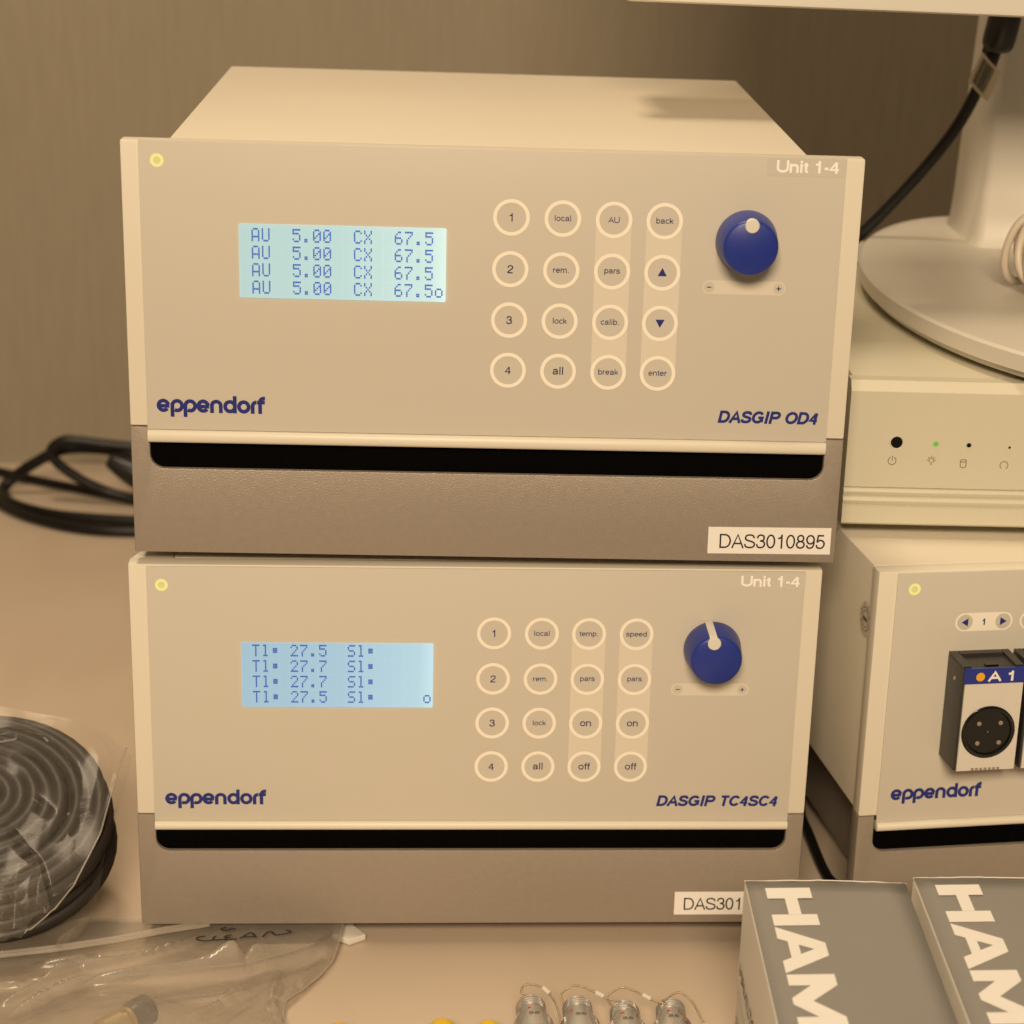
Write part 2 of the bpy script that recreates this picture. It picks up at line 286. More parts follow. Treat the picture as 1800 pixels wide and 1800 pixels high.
# ---- own single-line lettering: cap height 1, x-height .73. (strokes: points, closed, ref, ext)
def _S(k, dx, w): return [(dx+x*w, y*k) for x, y in catmull([(.82, .74), (.74, .93), (.47, 1), (.2, .93), (.13, .74), (.24, .59), (.5, .51), (.77, .41), (.86, .25), (.75, .06), (.46, 0), (.17, .07), (.09, .28)], 4)]
X = .73
GL = {
 'A': (.93, [([(.06, 0), (.465, 1), (.87, 0)], 0, 1, 1), ([(.2, .31), (.73, .31)], 0, 1, 0)]),
 'C': (1.0, [(arc(.52, .5, .42, .5, 36, 324, 24), 0, 1, 0)]),
 'D': (1.0, [([(.12, 0)]+arc(.46, .5, .42, .5, -90, 90, 14)+[(.12, 1)], 1, 1, 0)]),
 'G': (1.08, [(arc(.53, .5, .44, .5, 36, 318, 24)+[(.93, .1)], 0, 1, 0), ([(.93, 0), (.93, .46), (.55, .46)], 0, 1, 0)]),
 'H': (1.0, [([(.12, 0), (.12, 1)], 0, 1, 1), ([(.88, 0), (.88, 1)], 0, 1, 1), ([(.12, .52), (.88, .52)], 0, 1, 0)]),
 'I': (.39, [([(.195, 0), (.195, 1)], 0, 1, 1)]),
 'L': (.77, [([(.12, 1), (.12, 0), (.72, 0)], 0, 1, 1)]),
 'M': (1.15, [([(.12, 0), (.12, 1), (.575, .05), (1.03, 1), (1.03, 0)], 0, 1, 1)]),
 'N': (1.0, [([(.12, 0), (.12, 1), (.86, 0), (.86, 1)], 0, 1, 1)]),
 'O': (1.08, [(arc(.54, .5, .45, .5, 0, 360, 28), 1, 1, 0)]),
 'P': (.93, [([(.12, 0), (.12, 1)], 0, 1, 1), ([(.12, 1)]+arc(.56, .735, .27, .265, 90, -90, 12)+[(.12, .47)], 0, 1, 0)]),
 'S': (.93, [(_S(1, 0, .97), 0, 1, 0)]),
 'T': (.85, [([(.03, 1), (.82, 1)], 0, 1, 0), ([(.425, 0), (.425, .97)], 0, 1, 1)]),
 'U': (1.0, [([(.12, 1)]+arc(.5, .32, .38, .32, 180, 360, 14)+[(.88, 1)], 0, 1, 1)]),
 'J': (.7, [([(.55, 1)]+arc(.32, .25, .23, .25, 0, -180, 10), 0, 1, 0)]),
 '0': (.77, [(arc(.385, .5, .29, .5, 0, 360, 24), 1, 1, 0)]),
 '1': (.77, [([(.46, 0), (.46, 1)], 0, 1, 1), ([(.17, .745), (.32, .775), (.42, .86), (.455, .97)], 0, 1, 0)]),
 '2': (.77, [(catmull([(.11, .68), (.17, .91), (.39, 1), (.61, .92), (.66, .72), (.55, .52), (.29, .31), (.13, .13), (.09, .01)], 4)+[(.10, 0), (.69, 0)], 0, 1, 0)]),
 '3': (.77, [(catmull([(.11, .74), (.19, .93), (.38, 1), (.58, .93), (.63, .75), (.55, .58), (.32, .54)], 4), 0, 1, 0), (catmull([(.32, .54), (.58, .48), (.68, .28), (.6, .08), (.37, 0), (.15, .07), (.08, .28)], 4), 0, 1, 0)]),
 '4': (.77, [([(.53, 0), (.53, .9)], 0, 1, 1), ([(.53, 1), (.07, .27), (.72, .27)], 0, 1, 0)]),
 '5': (.77, [([(.64, 1), (.2, 1), (.13, .47)], 0, 1, 0), (catmull([(.13, .48), (.36, .63), (.6, .54), (.68, .32), (.58, .08), (.36, 0), (.15, .07), (.08, .26)], 4), 0, 1, 0)]),
 '8': (.77, [(arc(.385, .76, .23, .24, 0, 360, 20), 1, 1, 0), (arc(.385, .26, .29, .26, 0, 360, 20), 1, 1, 0)]),
 '9': (.77, [(arc(.38, .67, .28, .33, 0, 360, 22), 1, 1, 0), (catmull([(.66, .68), (.65, .38), (.57, .1), (.36, 0), (.17, .06), (.11, .24)], 4), 0, 1, 0)]),
 'a': (.77, [(catmull([(.13, .53), (.2, .68), (.38, X), (.55, .67), (.6, .5)], 4)+[(.6, .1), (.68, 0)], 0, X, 0), (catmull([(.6, .43), (.4, .4), (.17, .33), (.1, .18), (.17, .03), (.34, 0), (.52, .08), (.6, .23)], 4), 0, X, 0)]),
 'b': (.77, [([(.13, 0), (.13, 1)], 0, 1, 1), (arc(.4, .365, .27, .365, 0, 360, 20), 1, X, 0)]),
 'c': (.69, [(arc(.38, .365, .28, .365, 38, 322, 18), 0, X, 0)]),
 'd': (.77, [([(.64, 0), (.64, 1)], 0, 1, 1), (arc(.37, .365, .27, .365, 0, 360, 20), 1, X, 0)]),
 'e': (.77, [([(.1, .38), (.66, .38)]+arc(.385, .365, .285, .365, 8, 318, 20), 0, X, 0)]),
 'f': (.39, [([(.2, 0), (.2, .8), (.235, .95), (.30, 1), (.37, 1)], 0, 1, 0), ([(.2, 0), (.2, .1)], 0, 1, 1), ([(.03, X), (.36, X)], 0, X, 0)]),
 'i': (.31, [([(.155, 0), (.155, X)], 0, X, 1), ([(.155, .995), (.155, 1.0)], 0, 1, 1)]),
 'k': (.69, [([(.12, 0), (.12, 1)], 0, 1, 1), ([(.58, X), (.13, .28)], 0, X, 0), ([(.27, .42), (.62, 0)], 0, X, 0)]),
 'l': (.31, [([(.155, 0), (.155, 1)], 0, 1, 1)]),
 'm': (1.16, [([(.12, 0), (.12, X)], 0, X, 1), (catmull([(.12, .45), (.2, .66), (.35, X), (.51, .66), (.57, .48)], 4)+[(.57, 0)], 0, X, 1), (catmull([(.57, .45), (.65, .66), (.80, X), (.96, .66), (1.02, .48)], 4)+[(1.02, 0)], 0, X, 1)]),
 'n': (.77, [([(.12, 0), (.12, X)], 0, X, 1), (catmull([(.12, .45), (.2, .66), (.38, X), (.57, .66), (.63, .48)], 4)+[(.63, 0)], 0, X, 1)]),
 'o': (.77, [(arc(.385, .365, .29, .365, 0, 360, 20), 1, X, 0)]),
 'p': (.77, [([(.13, -.27), (.13, X)], 0, X, 1), (arc(.4, .365, .27, .365, 0, 360, 20), 1, X, 0)]),
 'r': (.46, [([(.12, 0), (.12, X)], 0, X, 1), (catmull([(.12, .42), (.18, .62), (.3, .715), (.43, X)], 4), 0, X, 0)]),
 's': (.69, [(_S(X, .0, .70), 0, X, 0)]),
 't': (.39, [([(.2, .93), (.2, .14), (.25, .02), (.37, .0)], 0, X, 0), ([(.03, X), (.36, X)], 0, X, 0)]),
 'u': (.77, [([(.65, 0), (.65, X)], 0, X, 1), ([(x_, X-y_) for x_, y_ in [(.13, 0)]+catmull([(.13, .48), (.19, .66), (.38, X), (.57, .66), (.65, .45)], 4)], 0, X, 0)]),
 '.': (.39, [([(.195, .0), (.195, .03)], 0, 1, 1)]),
 '-': (.46, [([(.08, .37), (.38, .37)], 0, 1, 0)]),
 '+': (.8, [([(.12, .4), (.68, .4)], 0, 1, 0), ([(.4, .12), (.4, .68)], 0, 1, 0)]),
 ' ': (.39, []),
}
def layout(s, H, w, tr=0):
    """strokes of a line of text in mm-free units, returns list of (pts,closed,ext) and its width"""
    out = []; x = 0
    for ch in s:
        adv, st = GL[ch]
        for pts, cl, ref, ext in st:
            q = []
            for px, py in pts:
                s_ = max(-1, min(1, 1-2*py/ref)) if py >= 0 else 1
                q.append((x+px*H, py*H+w/2*s_))
            if ch in '.':
                q = [(x+.195*H, 0), (x+.195*H, w*1.1)]; ext = 0
            out.append((q, cl, ext))
        x += adv*H+tr
    return out, x-tr
def strokes_mesh(st, w, place, m=None, lift=8e-6):
    V = []; F = []
    for k, (q, cl, ext) in enumerate(st):
        v, f = ribbon(q, w, cl, ext); b = len(V)
        V += [place(p[0], p[1], lift*(k % 9)) for p in v]; F += [[i+b for i in ff] for ff in f]
    return me(V, F)
def text(name, s, H, x, z, y, w, m, parent, align='l', fit=None, slant=0, tr=0, place=None, label=None, squeeze=None):
    st, W_ = layout(s, H, w, tr)
    sx = (fit/W_) if fit else (squeeze or 1); W2 = W_*sx
    x0 = x-(W2/2 if align == 'c' else (W2 if align == 'r' else 0))
    if place is None: place = lambda a, b, o: (x0+a, y-o, z+b)
    else:
        pl = place; place = lambda a, b, o: pl(x0+a, z+b, o)
    st = [([(p[0]*sx+slant*p[1], p[1]) for p in q], c, e) for q, c, e in st]
    return obj(name, strokes_mesh(st, w, place), m, parent, label=label)
def disc_mesh(r, y=0, r0=0, n=40, c=(0, 0), d=.00005):
    """thin printed disc or ring lying in front of y"""
    V = []; F = []
    for i in range(n):
        a = 2*math.pi*i/n; V.append((c[0]+r*math.cos(a), y-d, c[1]+r*math.sin(a)))
    if r0:
        for i in range(n):
            a = 2*math.pi*i/n; V.append((c[0]+r0*math.cos(a), y-d, c[1]+r0*math.sin(a)))
        F = [[i, (i+1) % n, n+(i+1) % n, n+i] for i in range(n)]
    else: F = [list(range(n))]
    return me(V, F)
def rrect(x0, x1, z0, z1, r, n=6):
    return arc(x1-r, z1-r, r, r, 0, 90, n)+arc(x0+r, z1-r, r, r, 90, 180, n)+arc(x0+r, z0+r, r, r, 180, 270, n)+arc(x1-r, z0+r, r, r, 270, 360, n)
def flat(pts, y): return me([(a, y, b) for a, b in pts], [list(range(len(pts)))])

# ------------------------------------------------------------------ setting
D0 = -.010      # bench top height
def grid_sheet(x0, x1, y0, y1, z): return me([(x0, y0, z), (x1, y0, z), (x1, y1, z), (x0, y1, z)], [[0, 1, 2, 3]])
obj('bench_top', box(-1.6, 1.7, -.42, .766, D0-.03, D0, .002), 'desk', kind='structure')
obj('wall', me([(-2.2, .766, -1), (2.4, .766, -1), (2.4, .766, 1.8), (-2.2, .766, 1.8)], [[0, 1, 2, 3]]), 'wall', kind='structure')

# ------------------------------------------------------------------ control units
W = .3; T = .1732; ZS = .0552
FONT5 = {'A': '01110 10001 10001 10001 11111 10001 10001', 'U': '10001 10001 10001 10001 10001 10001 01110', '5': '11111 10000 11110 00001 00001 10001 01110',
 '.': '00000 00000 00000 00000 00000 01100 01100', '0': '01110 10001 10011 10101 11001 10001 01110', 'C': '01110 10001 10000 10000 10000 10001 01110',
 'X': '10001 10001 01010 00100 01010 10001 10001', '6': '00110 01000 10000 11110 10001 10001 01110', '7': '11111 00001 00010 00100 01000 01000 01000',
 'o': '00000 00000 01110 10001 10001 10001 01110', 'T': '11111 00100 00100 00100 00100 00100 00100', '1': '00100 01100 00100 00100 00100 00100 01110',
 '2': '01110 10001 00001 00010 00100 01000 11111', 'S': '01111 10000 10000 01110 00001 00001 11110', '*': '00000 00000 01110 01110 01110 00000 00000', 'l': '01100 00100 00100 00100 00100 00100 01110'}
def lcd(parent, x0, x1, z0, z1, rows, m, md, mc, px, pz, ox, oz, yf):
    scr = obj('display_screen', prism(rrect(x0, x1, z0, z1, .0007, 3), yf-.0004, yf+.001), m, parent)
    V = []; F = []; CV = []; CF = []; dx = px*.145; dz = pz*.100; y = yf-.00052
    for r, row in enumerate(rows):
        for c in range(20):
            cx = x0+ox+c*px; cz = z1-oz-r*pz; k = len(CV)
            CV += [(cx-.00012, yf-.00046, cz+.00012), (cx+px*.80, yf-.00046, cz+.00012), (cx+px*.80, yf-.00046, cz-pz*.90), (cx-.00012, yf-.00046, cz-pz*.90)]; CF.append([k, k+1, k+2, k+3])
            ch = row[c] if c < len(row) else ' '
            if ch == ' ': continue
            for j, line in enumerate(FONT5[ch].split()):
                for i, b in enumerate(line):
                    if b == '1':
                        a = cx+i*px*.158; q = cz-j*pz*.1095; k = len(V)
                        V += [(a, y, q), (a+dx, y, q), (a+dx, y, q-dz), (a, y, q-dz)]; F.append([k, k+1, k+2, k+3])
    obj('character_cells', me(CV, CF), mc, scr, kind='stuff')
    obj('readout', me(V, F), md, scr, kind='stuff')
LOGO = None
def logo(parent, x, z, xh, wid, yf):
    w = .275
    r = .5-w/2
    def ring(cx, a0=0, a1=360, cl=1): return (arc(cx, .5, r, r, a0, a1, 26), cl, 0)
    st = []
    def e(cx): st.extend([(arc(cx, .5, r, r, 8, 322, 24), 0, 0), ([(cx-r, .47), (cx+r+.08, .47)], 0, 0)])
    def p(cx): st.extend([([(cx-r, -.34), (cx-r, .62)], 0, 0), (arc(cx, .5, r, r, 180, -122, 24), 0, 0)])
    e(.5); p(1.53); p(2.5); e(3.47)
    st.extend([([(4.12, 0), (4.12, .6)], 0, 0), (arc(4.12+.33, .56, .33, .44-w/2, 180, 0, 14)+[(4.78, 0)], 0, 0)])
    st.extend([ring(5.47), ([(5.47+r, 0), (5.47+r, 1.3)], 0, 0)])
    st.append(ring(6.50))
    st.extend([([(7.16, 0), (7.16, .6)], 0, 0), (arc(7.46, .57, .30, .43-w/2, 180, 90, 8), 0, 0)])
    st.extend([([(7.72, 0), (7.72, .85)], 0, 0), (arc(7.98, .86, .26, .44-w/2, 180, 90, 8)+[(8.1, 1.3-w/2)], 0, 0), ([(7.5, 1-w/2), (8.08, 1-w/2)], 0, 0)])
    sx = wid/8.1
    st = [([(a*sx/xh, b) for a, b in q], c, e_) for q, c, e_ in st]
    # strokes are laid out in x-heights
    V = []; F = []
    for k, (q, cl, ext) in enumerate(st):
        v, f = ribbon([(a*xh, b*xh) for a, b in q], w*xh, cl, False); b0 = len(V)
        V += [(x+a[0], yf-.0001-8e-6*(k % 9), z+a[1]) for a in v]; F += [[i+b0 for i in ff] for ff in f]
    obj('maker_name', me(V, F), 'blue', parent)
def base_outline(zc=.0372, p=.0078, r=.006):
    return [(0, 0), (W, 0), (W, ZS), (W-p, ZS)]+[(W-p-r+r*math.cos(a), zc+r-r*math.sin(a)) for a in [rad(q) for q in (0, 15, 30, 45, 60, 75, 90)]]+[(p+r-r*math.sin(a), zc+r-r*math.cos(a)) for a in [rad(q) for q in (0, 15, 30, 45, 60, 75, 90)]]+[(p, ZS), (0, ZS)]
def shell(root, depth, inset, wing, zb, zt, xl=.0076, xr=.2924, foot=.0055, bh=.0044, bi=.0015):
    """base, vent, case, frame, overlay and trim bar shared by the control units"""
    obj('base_front', prism(base_outline(), 0, .010, b=.0006), 'grey', root)
    obj('base_body', box(bi, W-bi, .0101, depth-.01, 0, .0362, .001), 'grey', root)
    obj('brush_vent', box(.0079, W-.0079, .0022, .03, .0372, ZS+.001), 'black', root)
    i0, i1 = inset
    obj('case', box(i0, W-i1, .0095, depth, ZS+.0005, T, .0012), 'case', root)
    if wing:
        for s, x0, x1 in ((0, 0, wing), (1, W, W-wing)):
            xx = [x0+(.0001 if not s else -.0001), x1, (i0-.0002 if not s else W-i1+.0002), (i0-.0002 if not s else W-i1+.0002)]
            obj('frame_wing', prism([(xx[0], .0092), (xx[1], .030), (xx[2], .030), (xx[3], .0092)], ZS+.0008, T-.0006, 'z', b=.0004), 'cream', root)
    obj('front_frame', box(0, W, 0, .009, ZS+.0004, T, .0009), 'cream', root)
    obj('front_overlay', box(xl, xr, -.0007, .0005, zb, zt, .0003), 'overlay', root)
    # bullnose bar under the overlay
    prof = [(.004, zb-.0002), (-.0012, zb-.0002), (-.0020, zb-.0005), (-.0026, zb-.0014), (-.0028, zb-bh*.55), (-.0025, zb-bh*.8), (-.0017, zb-bh*.94), (-.0006, zb-bh), (.0105, zb-bh), (.0105, zb-.0002)]
    obj('trim_bar', prism(prof, xl+.0001, xr-.0001, 'x', b=.0003, ang=50), 'cream', root)
    for fx in (.03, W-.03):
        for fy in (.03, depth-.05): obj('foot', lathe([(.008, -foot), (.0085, -foot+.0008), (.009, .0002)], 24, 'z', (fx, fy, 0)), 'rubber', root)
    return -.0007
def knob(root, x, z, ang, yf, dr=.0084, groove=True):
    k = obj('knob', lathe([(.0124, -.0008), (.0127, -.0016), (.01245, -.004), (.0113, -.0152), (.0108, -.0162), (.0100, -.0166), (.0001, -.0166)], 96, 'y', (0, 0, 0), 40), 'knob', root, loc=(x, yf, z))
    a = rad(ang); d = Vector((math.cos(a), 0, math.sin(a))); s = Vector((-math.sin(a), 0, math.cos(a)))
    # pointer: round dot on the face and a groove insert running down the side
    obj('pointer_dot', lathe([(.0029, -.0152), (.0029, -.0172), (.0026, -.0175), (.0001, -.01755)], 32, 'y', tuple(d*dr)), 'pointer', k)
    if not groove: return k
    V = []; prof = [(.0102, -.0171), (.01135, -.0160), (.0117, -.0145), (.01285, -.003), (.01295, -.001)]
    for r, yy in prof:
        for t, q in ((-.0016, -.0007), (-.0016, .0), (.0016, .0), (.0016, -.0007)): p = d*(r+q)+s*t; V.append((p.x, yy, p.z))
    F = [[4*i+j, 4*i+(j+1) % 4, 4*i+4+(j+1) % 4, 4*i+4+j] for i in range(len(prof)-1) for j in range(4)]+[[0, 1, 2, 3], [16, 17, 18, 19]]
    obj('pointer_insert', me(V, F), 'pointer', k)
    return k
def keypad(root, cols, rows, legends, yf, bands):
    for c0, r0, r1 in bands:
        x = cols[c0]; obj('key_band', flat([(x-.0073, rows[r0]), (x+.0073, rows[r0]), (x+.0073, rows[r1]), (x-.0073, rows[r1])], yf-.00004), 'band', root)
    ringm = disc_mesh(.00745, 0, .0060, 48); inm = disc_mesh(.00602, 0, 0, 48, d=.00003)
    ringm.materials.append(M['print']); inm.materials.append(M['overlay'])
    for j, row in enumerate(legends):
        for i, s in enumerate(row):
            x, z = cols[i], rows[j]
            k = obj('key', inm, None, root, loc=(x, yf-.00004, z))
            obj('key_ring', ringm, None, k)
            if s == '^': obj('arrow', me([(-.0019, -.00015, -.0014), (.0019, -.00015, -.0014), (0, -.00015, .0020)], [[0, 1, 2]]), 'blue', k)
            elif s == 'v': obj('arrow', me([(-.0019, -.00015, .0016), (.0019, -.00015, .0016), (0, -.00015, -.0018)], [[0, 1, 2]]), 'blue', k)
            else:
                big = s in ('1', '2', '3', '4', 'all', 'on', 'off'); H = .00335 if big else .00243
                zz = -H*(.5 if (s[0] in '1234' or s in ('AU',)) else .42)
                if s in ('pars',): zz = -H*.33
                text('key_legend', s, H, 0, zz, -.00015, .00045 if big else .00030, 'inkblue', k, 'c', tr=.00003)
def led(root, x, z, yf):
    l = obj('status_light', disc_mesh(.0027, yf, .0016, 32), 'led', root); obj('light_core', disc_mesh(.0016, yf, 0, 24), 'led_core', l)
def pill(root, x0, x1, z, xm, xp, yf, r=.0029):
    p = obj('turn_scale', flat(rrect(x0, x1, z-r, z+r, r-.0001, 10), yf-.00004), 'band', root)
    for x, s in ((xm, '-'), (xp, '+')):
        obj('scale_spot', disc_mesh(.0022, yf-.00006, 0, 28, (x, z)), 'overlay', p)
        if s == '-': obj('minus_sign', flat([(x-.0009, z-.0002), (x+.0009, z-.0002), (x+.0009, z+.0002), (x-.0009, z+.0002)], yf-.00022), 'inkblue', p)
        else: obj('plus_sign', me([(x-.0009, yf-.00022, z-.0002), (x+.0009, yf-.00022, z-.0002), (x+.0009, yf-.00022, z+.0002), (x-.0009, yf-.00022, z+.0002), (x-.0002, yf-.00024, z-.0009), (x+.0002, yf-.00024, z-.0009), (x+.0002, yf-.00024, z+.0009), (x-.0002, yf-.00024, z+.0009)], [[0, 1, 2, 3], [4, 5, 6, 7]]), 'inkblue', p)
def sticker(root, x0, x1, z0, z1, tilt, txt, tx0, twid, H, y=0):
    s = obj('asset_sticker', box(0, x1-x0, -.00012, 0.0, 0, z1-z0), 'paper', root, loc=(x0, y-.0001, z0)); s.rotation_euler = (0, -tilt, 0)
    text('sticker_text', txt, H, tx0-x0, (z1-z0-H)*.5-.0003, -.00022, .00070, 'ink', s, 'l', fit=twid)
G1 = 'bench control units with blue knob'
# --- lower unit
lo = empty('control_unit', (0, 0, 0), 0, 'lower of the two stacked cream control units, with bluer display, standing on the bench', 'control unit', 'cream bench control units')
yf = shell(lo, .2607, (.0185, .0225), .0075, .0526, T-.0008, foot=.0098)
lcd(lo, .0473, .1305, .1077, .1379, [' Tl* 27.5  Sl*      ', ' Tl* 27.7  Sl*      ', ' Tl* 27.7  Sl*      ', ' Tl* 27.5  Sl*     o'], 'lcdL', 'dotL', 'cellL', .00413, .00725, .0006, .0008, yf)
l_ = obj('status_light', disc_mesh(.0027, yf, .0015, 32, (.014, .164)), 'led', lo); obj('light_core', disc_mesh(.0015, yf, 0, 24, (.014, .164)), 'led_core', l_)
keypad(lo, [.1569, .1778, .1985, .2194], [.1428, .1214, .1003, .0792], [['1', 'local', 'temp.', 'speed'], ['2', 'rem.', 'pars', 'pars'], ['3', 'lock', 'on', 'on'], ['4', 'all', 'off', 'off']], yf, [(2, 0, 3), (3, 0, 3)])
pill(lo, .2358, .2707, .1168, .2389, .2677, yf)
knob(lo, .2530, .1368, 100, yf)
logo(lo, .0125, .0605, .0056, .0445, yf)
text('model_name', 'DASGIP TC4SC4', .0054, .2319, .0597, yf-.0001, .00122, 'blue', lo, fit=.0548, slant=.2, tr=.00045)
t_ = obj('unit_sticker', box(.2610, .2925, yf-.00010, yf, .1640, .1721), 'clear_tape', lo)
text('unit_text', 'Unit 1-4', .0050, .2640, .1655, yf-.00022, .00100, 'unit_white', t_, fit=.0262)
sticker(lo, .2427, .2957, .0043, .0160, 0, 'DAS301', .2468, .0277, .0062)
# --- upper unit
up = empty('control_unit', (.00333, .00003, .17868), -.02235, 'upper of the two stacked cream control units, pale display reading AU 5.00', 'control unit', 'cream bench control units')
yf = shell(up, .2607, (.0185, .0225), 0, .0543, T+.0003, xl=.0072, foot=.0055, bh=.0056)
lcd(up, .0466, .1305, .1108, .1411, [' AU  5.00  CX  67.5 ', ' AU  5.00  CX  67.5 ', ' AU  5.00  CX  67.5 ', ' AU  5.00  CX  67.5o'], 'lcdU', 'dotU', 'cellU', .00413, .00715, .0010, .0016, yf)
l_ = obj('status_light', disc_mesh(.0027, yf, .0015, 32, (.0146, .1656)), 'led', up); obj('light_core', disc_mesh(.0015, yf, 0, 24, (.0146, .1656)), 'led_core', l_)
keypad(up, [.1568, .1777, .1986, .2193], [.1463, .1251, .1039, .0827], [['1', 'local', 'AU', 'back'], ['2', 'rem.', 'pars', '^'], ['3', 'lock', 'calib.', 'v'], ['4', 'all', 'break', 'enter']], yf, [(2, 0, 3), (3, 0, 3)])
pill(up, .2362, .2706, .1196, .2389, .2678, yf)
knob(up, .2531, .1392, 90, yf, .0090, False)
logo(up, .0113, .0618, .0057, .0448, yf)
text('model_name', 'DASGIP OD4', .0054, .2457, .0619, yf-.0001, .00122, 'blue', up, fit=.0420, slant=.2, tr=.00045)
t_ = obj('unit_sticker', box(.2600, .2920, yf-.00010, yf, .1658, .1731), 'clear_tape', up)
text('unit_text', 'Unit 1-4', .0050, .2636, .1672, yf-.00022, .00100, 'unit_white', t_, fit=.0258)
sticker(up, .2446, .2978, .0036, .0156, .006, 'DAS3010895', .2493, .0462, .0064)

# --- right unit with plug-in modules
ri = empty('control_unit', (.32418, -.00425, .0006), .1164, 'cream control unit at the right edge with black round-socket plug-in modules on its front', 'control unit', 'cream bench control units')
yf = shell(ri, .36, (.0006, .0006), 0, .0526, T-.0007, xl=.0085, foot=.0100, bi=.020)
l_ = obj('status_light', disc_mesh(.0027, yf, .0015, 32, (.0166, .165)), 'led', ri); obj('light_core', disc_mesh(.0015, yf, 0, 24, (.0166, .165)), 'led_core', l_)
logo(ri, .0142, .0632, .0055, .0432, yf)
for k, (a, n_) in enumerate(((.0369, '1'), (.0670, '2'), (.0971, '3'))):
    z = .1487; p = obj('channel_buttons', flat(rrect(a, a+.0268, z-.0043, z+.0043, .0042, 10), yf-.00004), 'print', ri)
    for s, cx in ((-1, a+.0045), (1, a+.0223)):
        b = obj('arrow_button', disc_mesh(.0036, yf-.00006, 0, 28, (cx, z)), 'overlay', p)
        obj('arrow', me([(cx+s*.0016, yf-.0003, z), (cx-s*.0014, yf-.0003, z+.0019), (cx-s*.0014, yf-.0003, z-.0019)], [[0, 1, 2]]), 'blue', p)
    text('channel_number', n_, .0030, a+.0133, z-.0015, yf-.0002, .0006, 'blue', p, 'c')
def module(x, txt):
    z0, z1, wd, dp = .0856, .1345, .0282, .020
    m = empty('plug_module', (x, yf, z0)); m.parent = ri
    h = z1-z0
    obj('housing', prism([(0, 0), (wd, 0), (wd, h-.0005), (0, h-.0005)], -dp+.0006, 0, b=.0005), 'module', m)
    # open slot on top: two rails and a back strip
    for a, b in ((0, .004), (wd-.004, wd)): obj('top_rail', box(a+.0002, b-.0002, -dp+.001, -.0002, h-.0005, h+.0008), 'module', m)
    obj('top_strip', box(.0042, wd-.0042, -.004, -.0002, h-.0005, h+.0008), 'module', m)
    obj('latch', box(wd/2-.003, wd/2+.003, -dp+.003, -dp+.0052, h-.0005, h+.0004), 'gloss_black', m)
    f = obj('face_plate', box(.0011, wd-.0002, -dp-.0004, -dp+.0006, .0002, h-.0072), 'modface', m)
    obj('name_plate', box(.0006, wd-.0001, -dp-.0005, -dp+.0006, h-.0071, h+.0001), 'modblue', m)
    obj('orange_dot', disc_mesh(.0020, -dp-.00052, 0, 28, (.0078, h-.0038)), 'orange', m)
    text('module_name', txt, .0048, .0116, h-.0061, -dp-.0006, .00105, 'white_ink', m, fit=.0128)
    s = obj('socket', lathe([(.0118, -dp-.0012), (.0115, -dp-.0016), (.0106, -dp-.0016), (.0103, -dp-.0010), (.0101, -dp-.00048), (.0002, -dp-.00046)], 64, 'y', (.0139, 0, .0187), cap=False), 'gloss_black', m)
    obj('socket_flange', lathe([(.0124, -dp-.0002), (.0124, -dp-.0009), (.0119, -dp-.0012), (.0117, -dp-.0012)], 64, 'y', (.0139, 0, .0187), cap=False), 'gloss_black', m)
    for a, b in ((-.0045, .0042), (.0055, .0042), (-.0045, -.0052), (.0055, -.0052)):
        obj('socket_screw', lathe([(.0010, -dp-.0004), (.0010, -dp-.0009), (.0003, -dp-.0010), (.0001, -dp-.0008)], 16, 'y', (.0139+a, 0, .0187+b)), 'chrome', m)
    for k in range(7): obj('grip_mark', box(.0078+k*.0020, .0078+k*.0020+.0013, -dp-.00055, -dp-.0003, .0002, .0014), 'grey', m)
    obj('side_screw', lathe([(.0009, -.0004), (.0009, .0001)], 16, 'x', (-.0001, -.0105, h-.008)), 'chrome', m)
module(.0351, 'A 1'); module(.0351+.0304, 'A 2'); module(.0351+.0608, 'A 3')
# clear sticker with a round emblem on the side of the case
emb = empty('side_emblem', (.0002, .0135, .1465)); emb.scale = (1, .55, .55); emb.parent = ri
st = [(arc(0, 0, .0105, .0105, 0, 360, 8), 1, 0), (arc(0, 0, .0070, .0070, 0, 360, 20), 1, 0)]+[([(math.cos(a)*.0105, math.sin(a)*.0105), (math.cos(a)*.0135, math.sin(a)*.0135)], 0, 0) for a in [rad(45*k+22) for k in range(8)]]
obj('emblem_disc', me([(0, .0145*math.cos(a), .0145*math.sin(a)) for a in [2*math.pi*i/32 for i in range(32)]], [list(range(32))]), 'case', emb)
obj('emblem_lines', strokes_mesh(st, .0006, lambda a, b, o: (-.0002-o, a, b)), 'darkbeige', emb)
obj('emblem_bar', strokes_mesh([([(-.005, 0), (.005, 0)], 0, 0)], .003, lambda a, b, o: (-.0003-o, a, b)), 'darkbeige', emb)

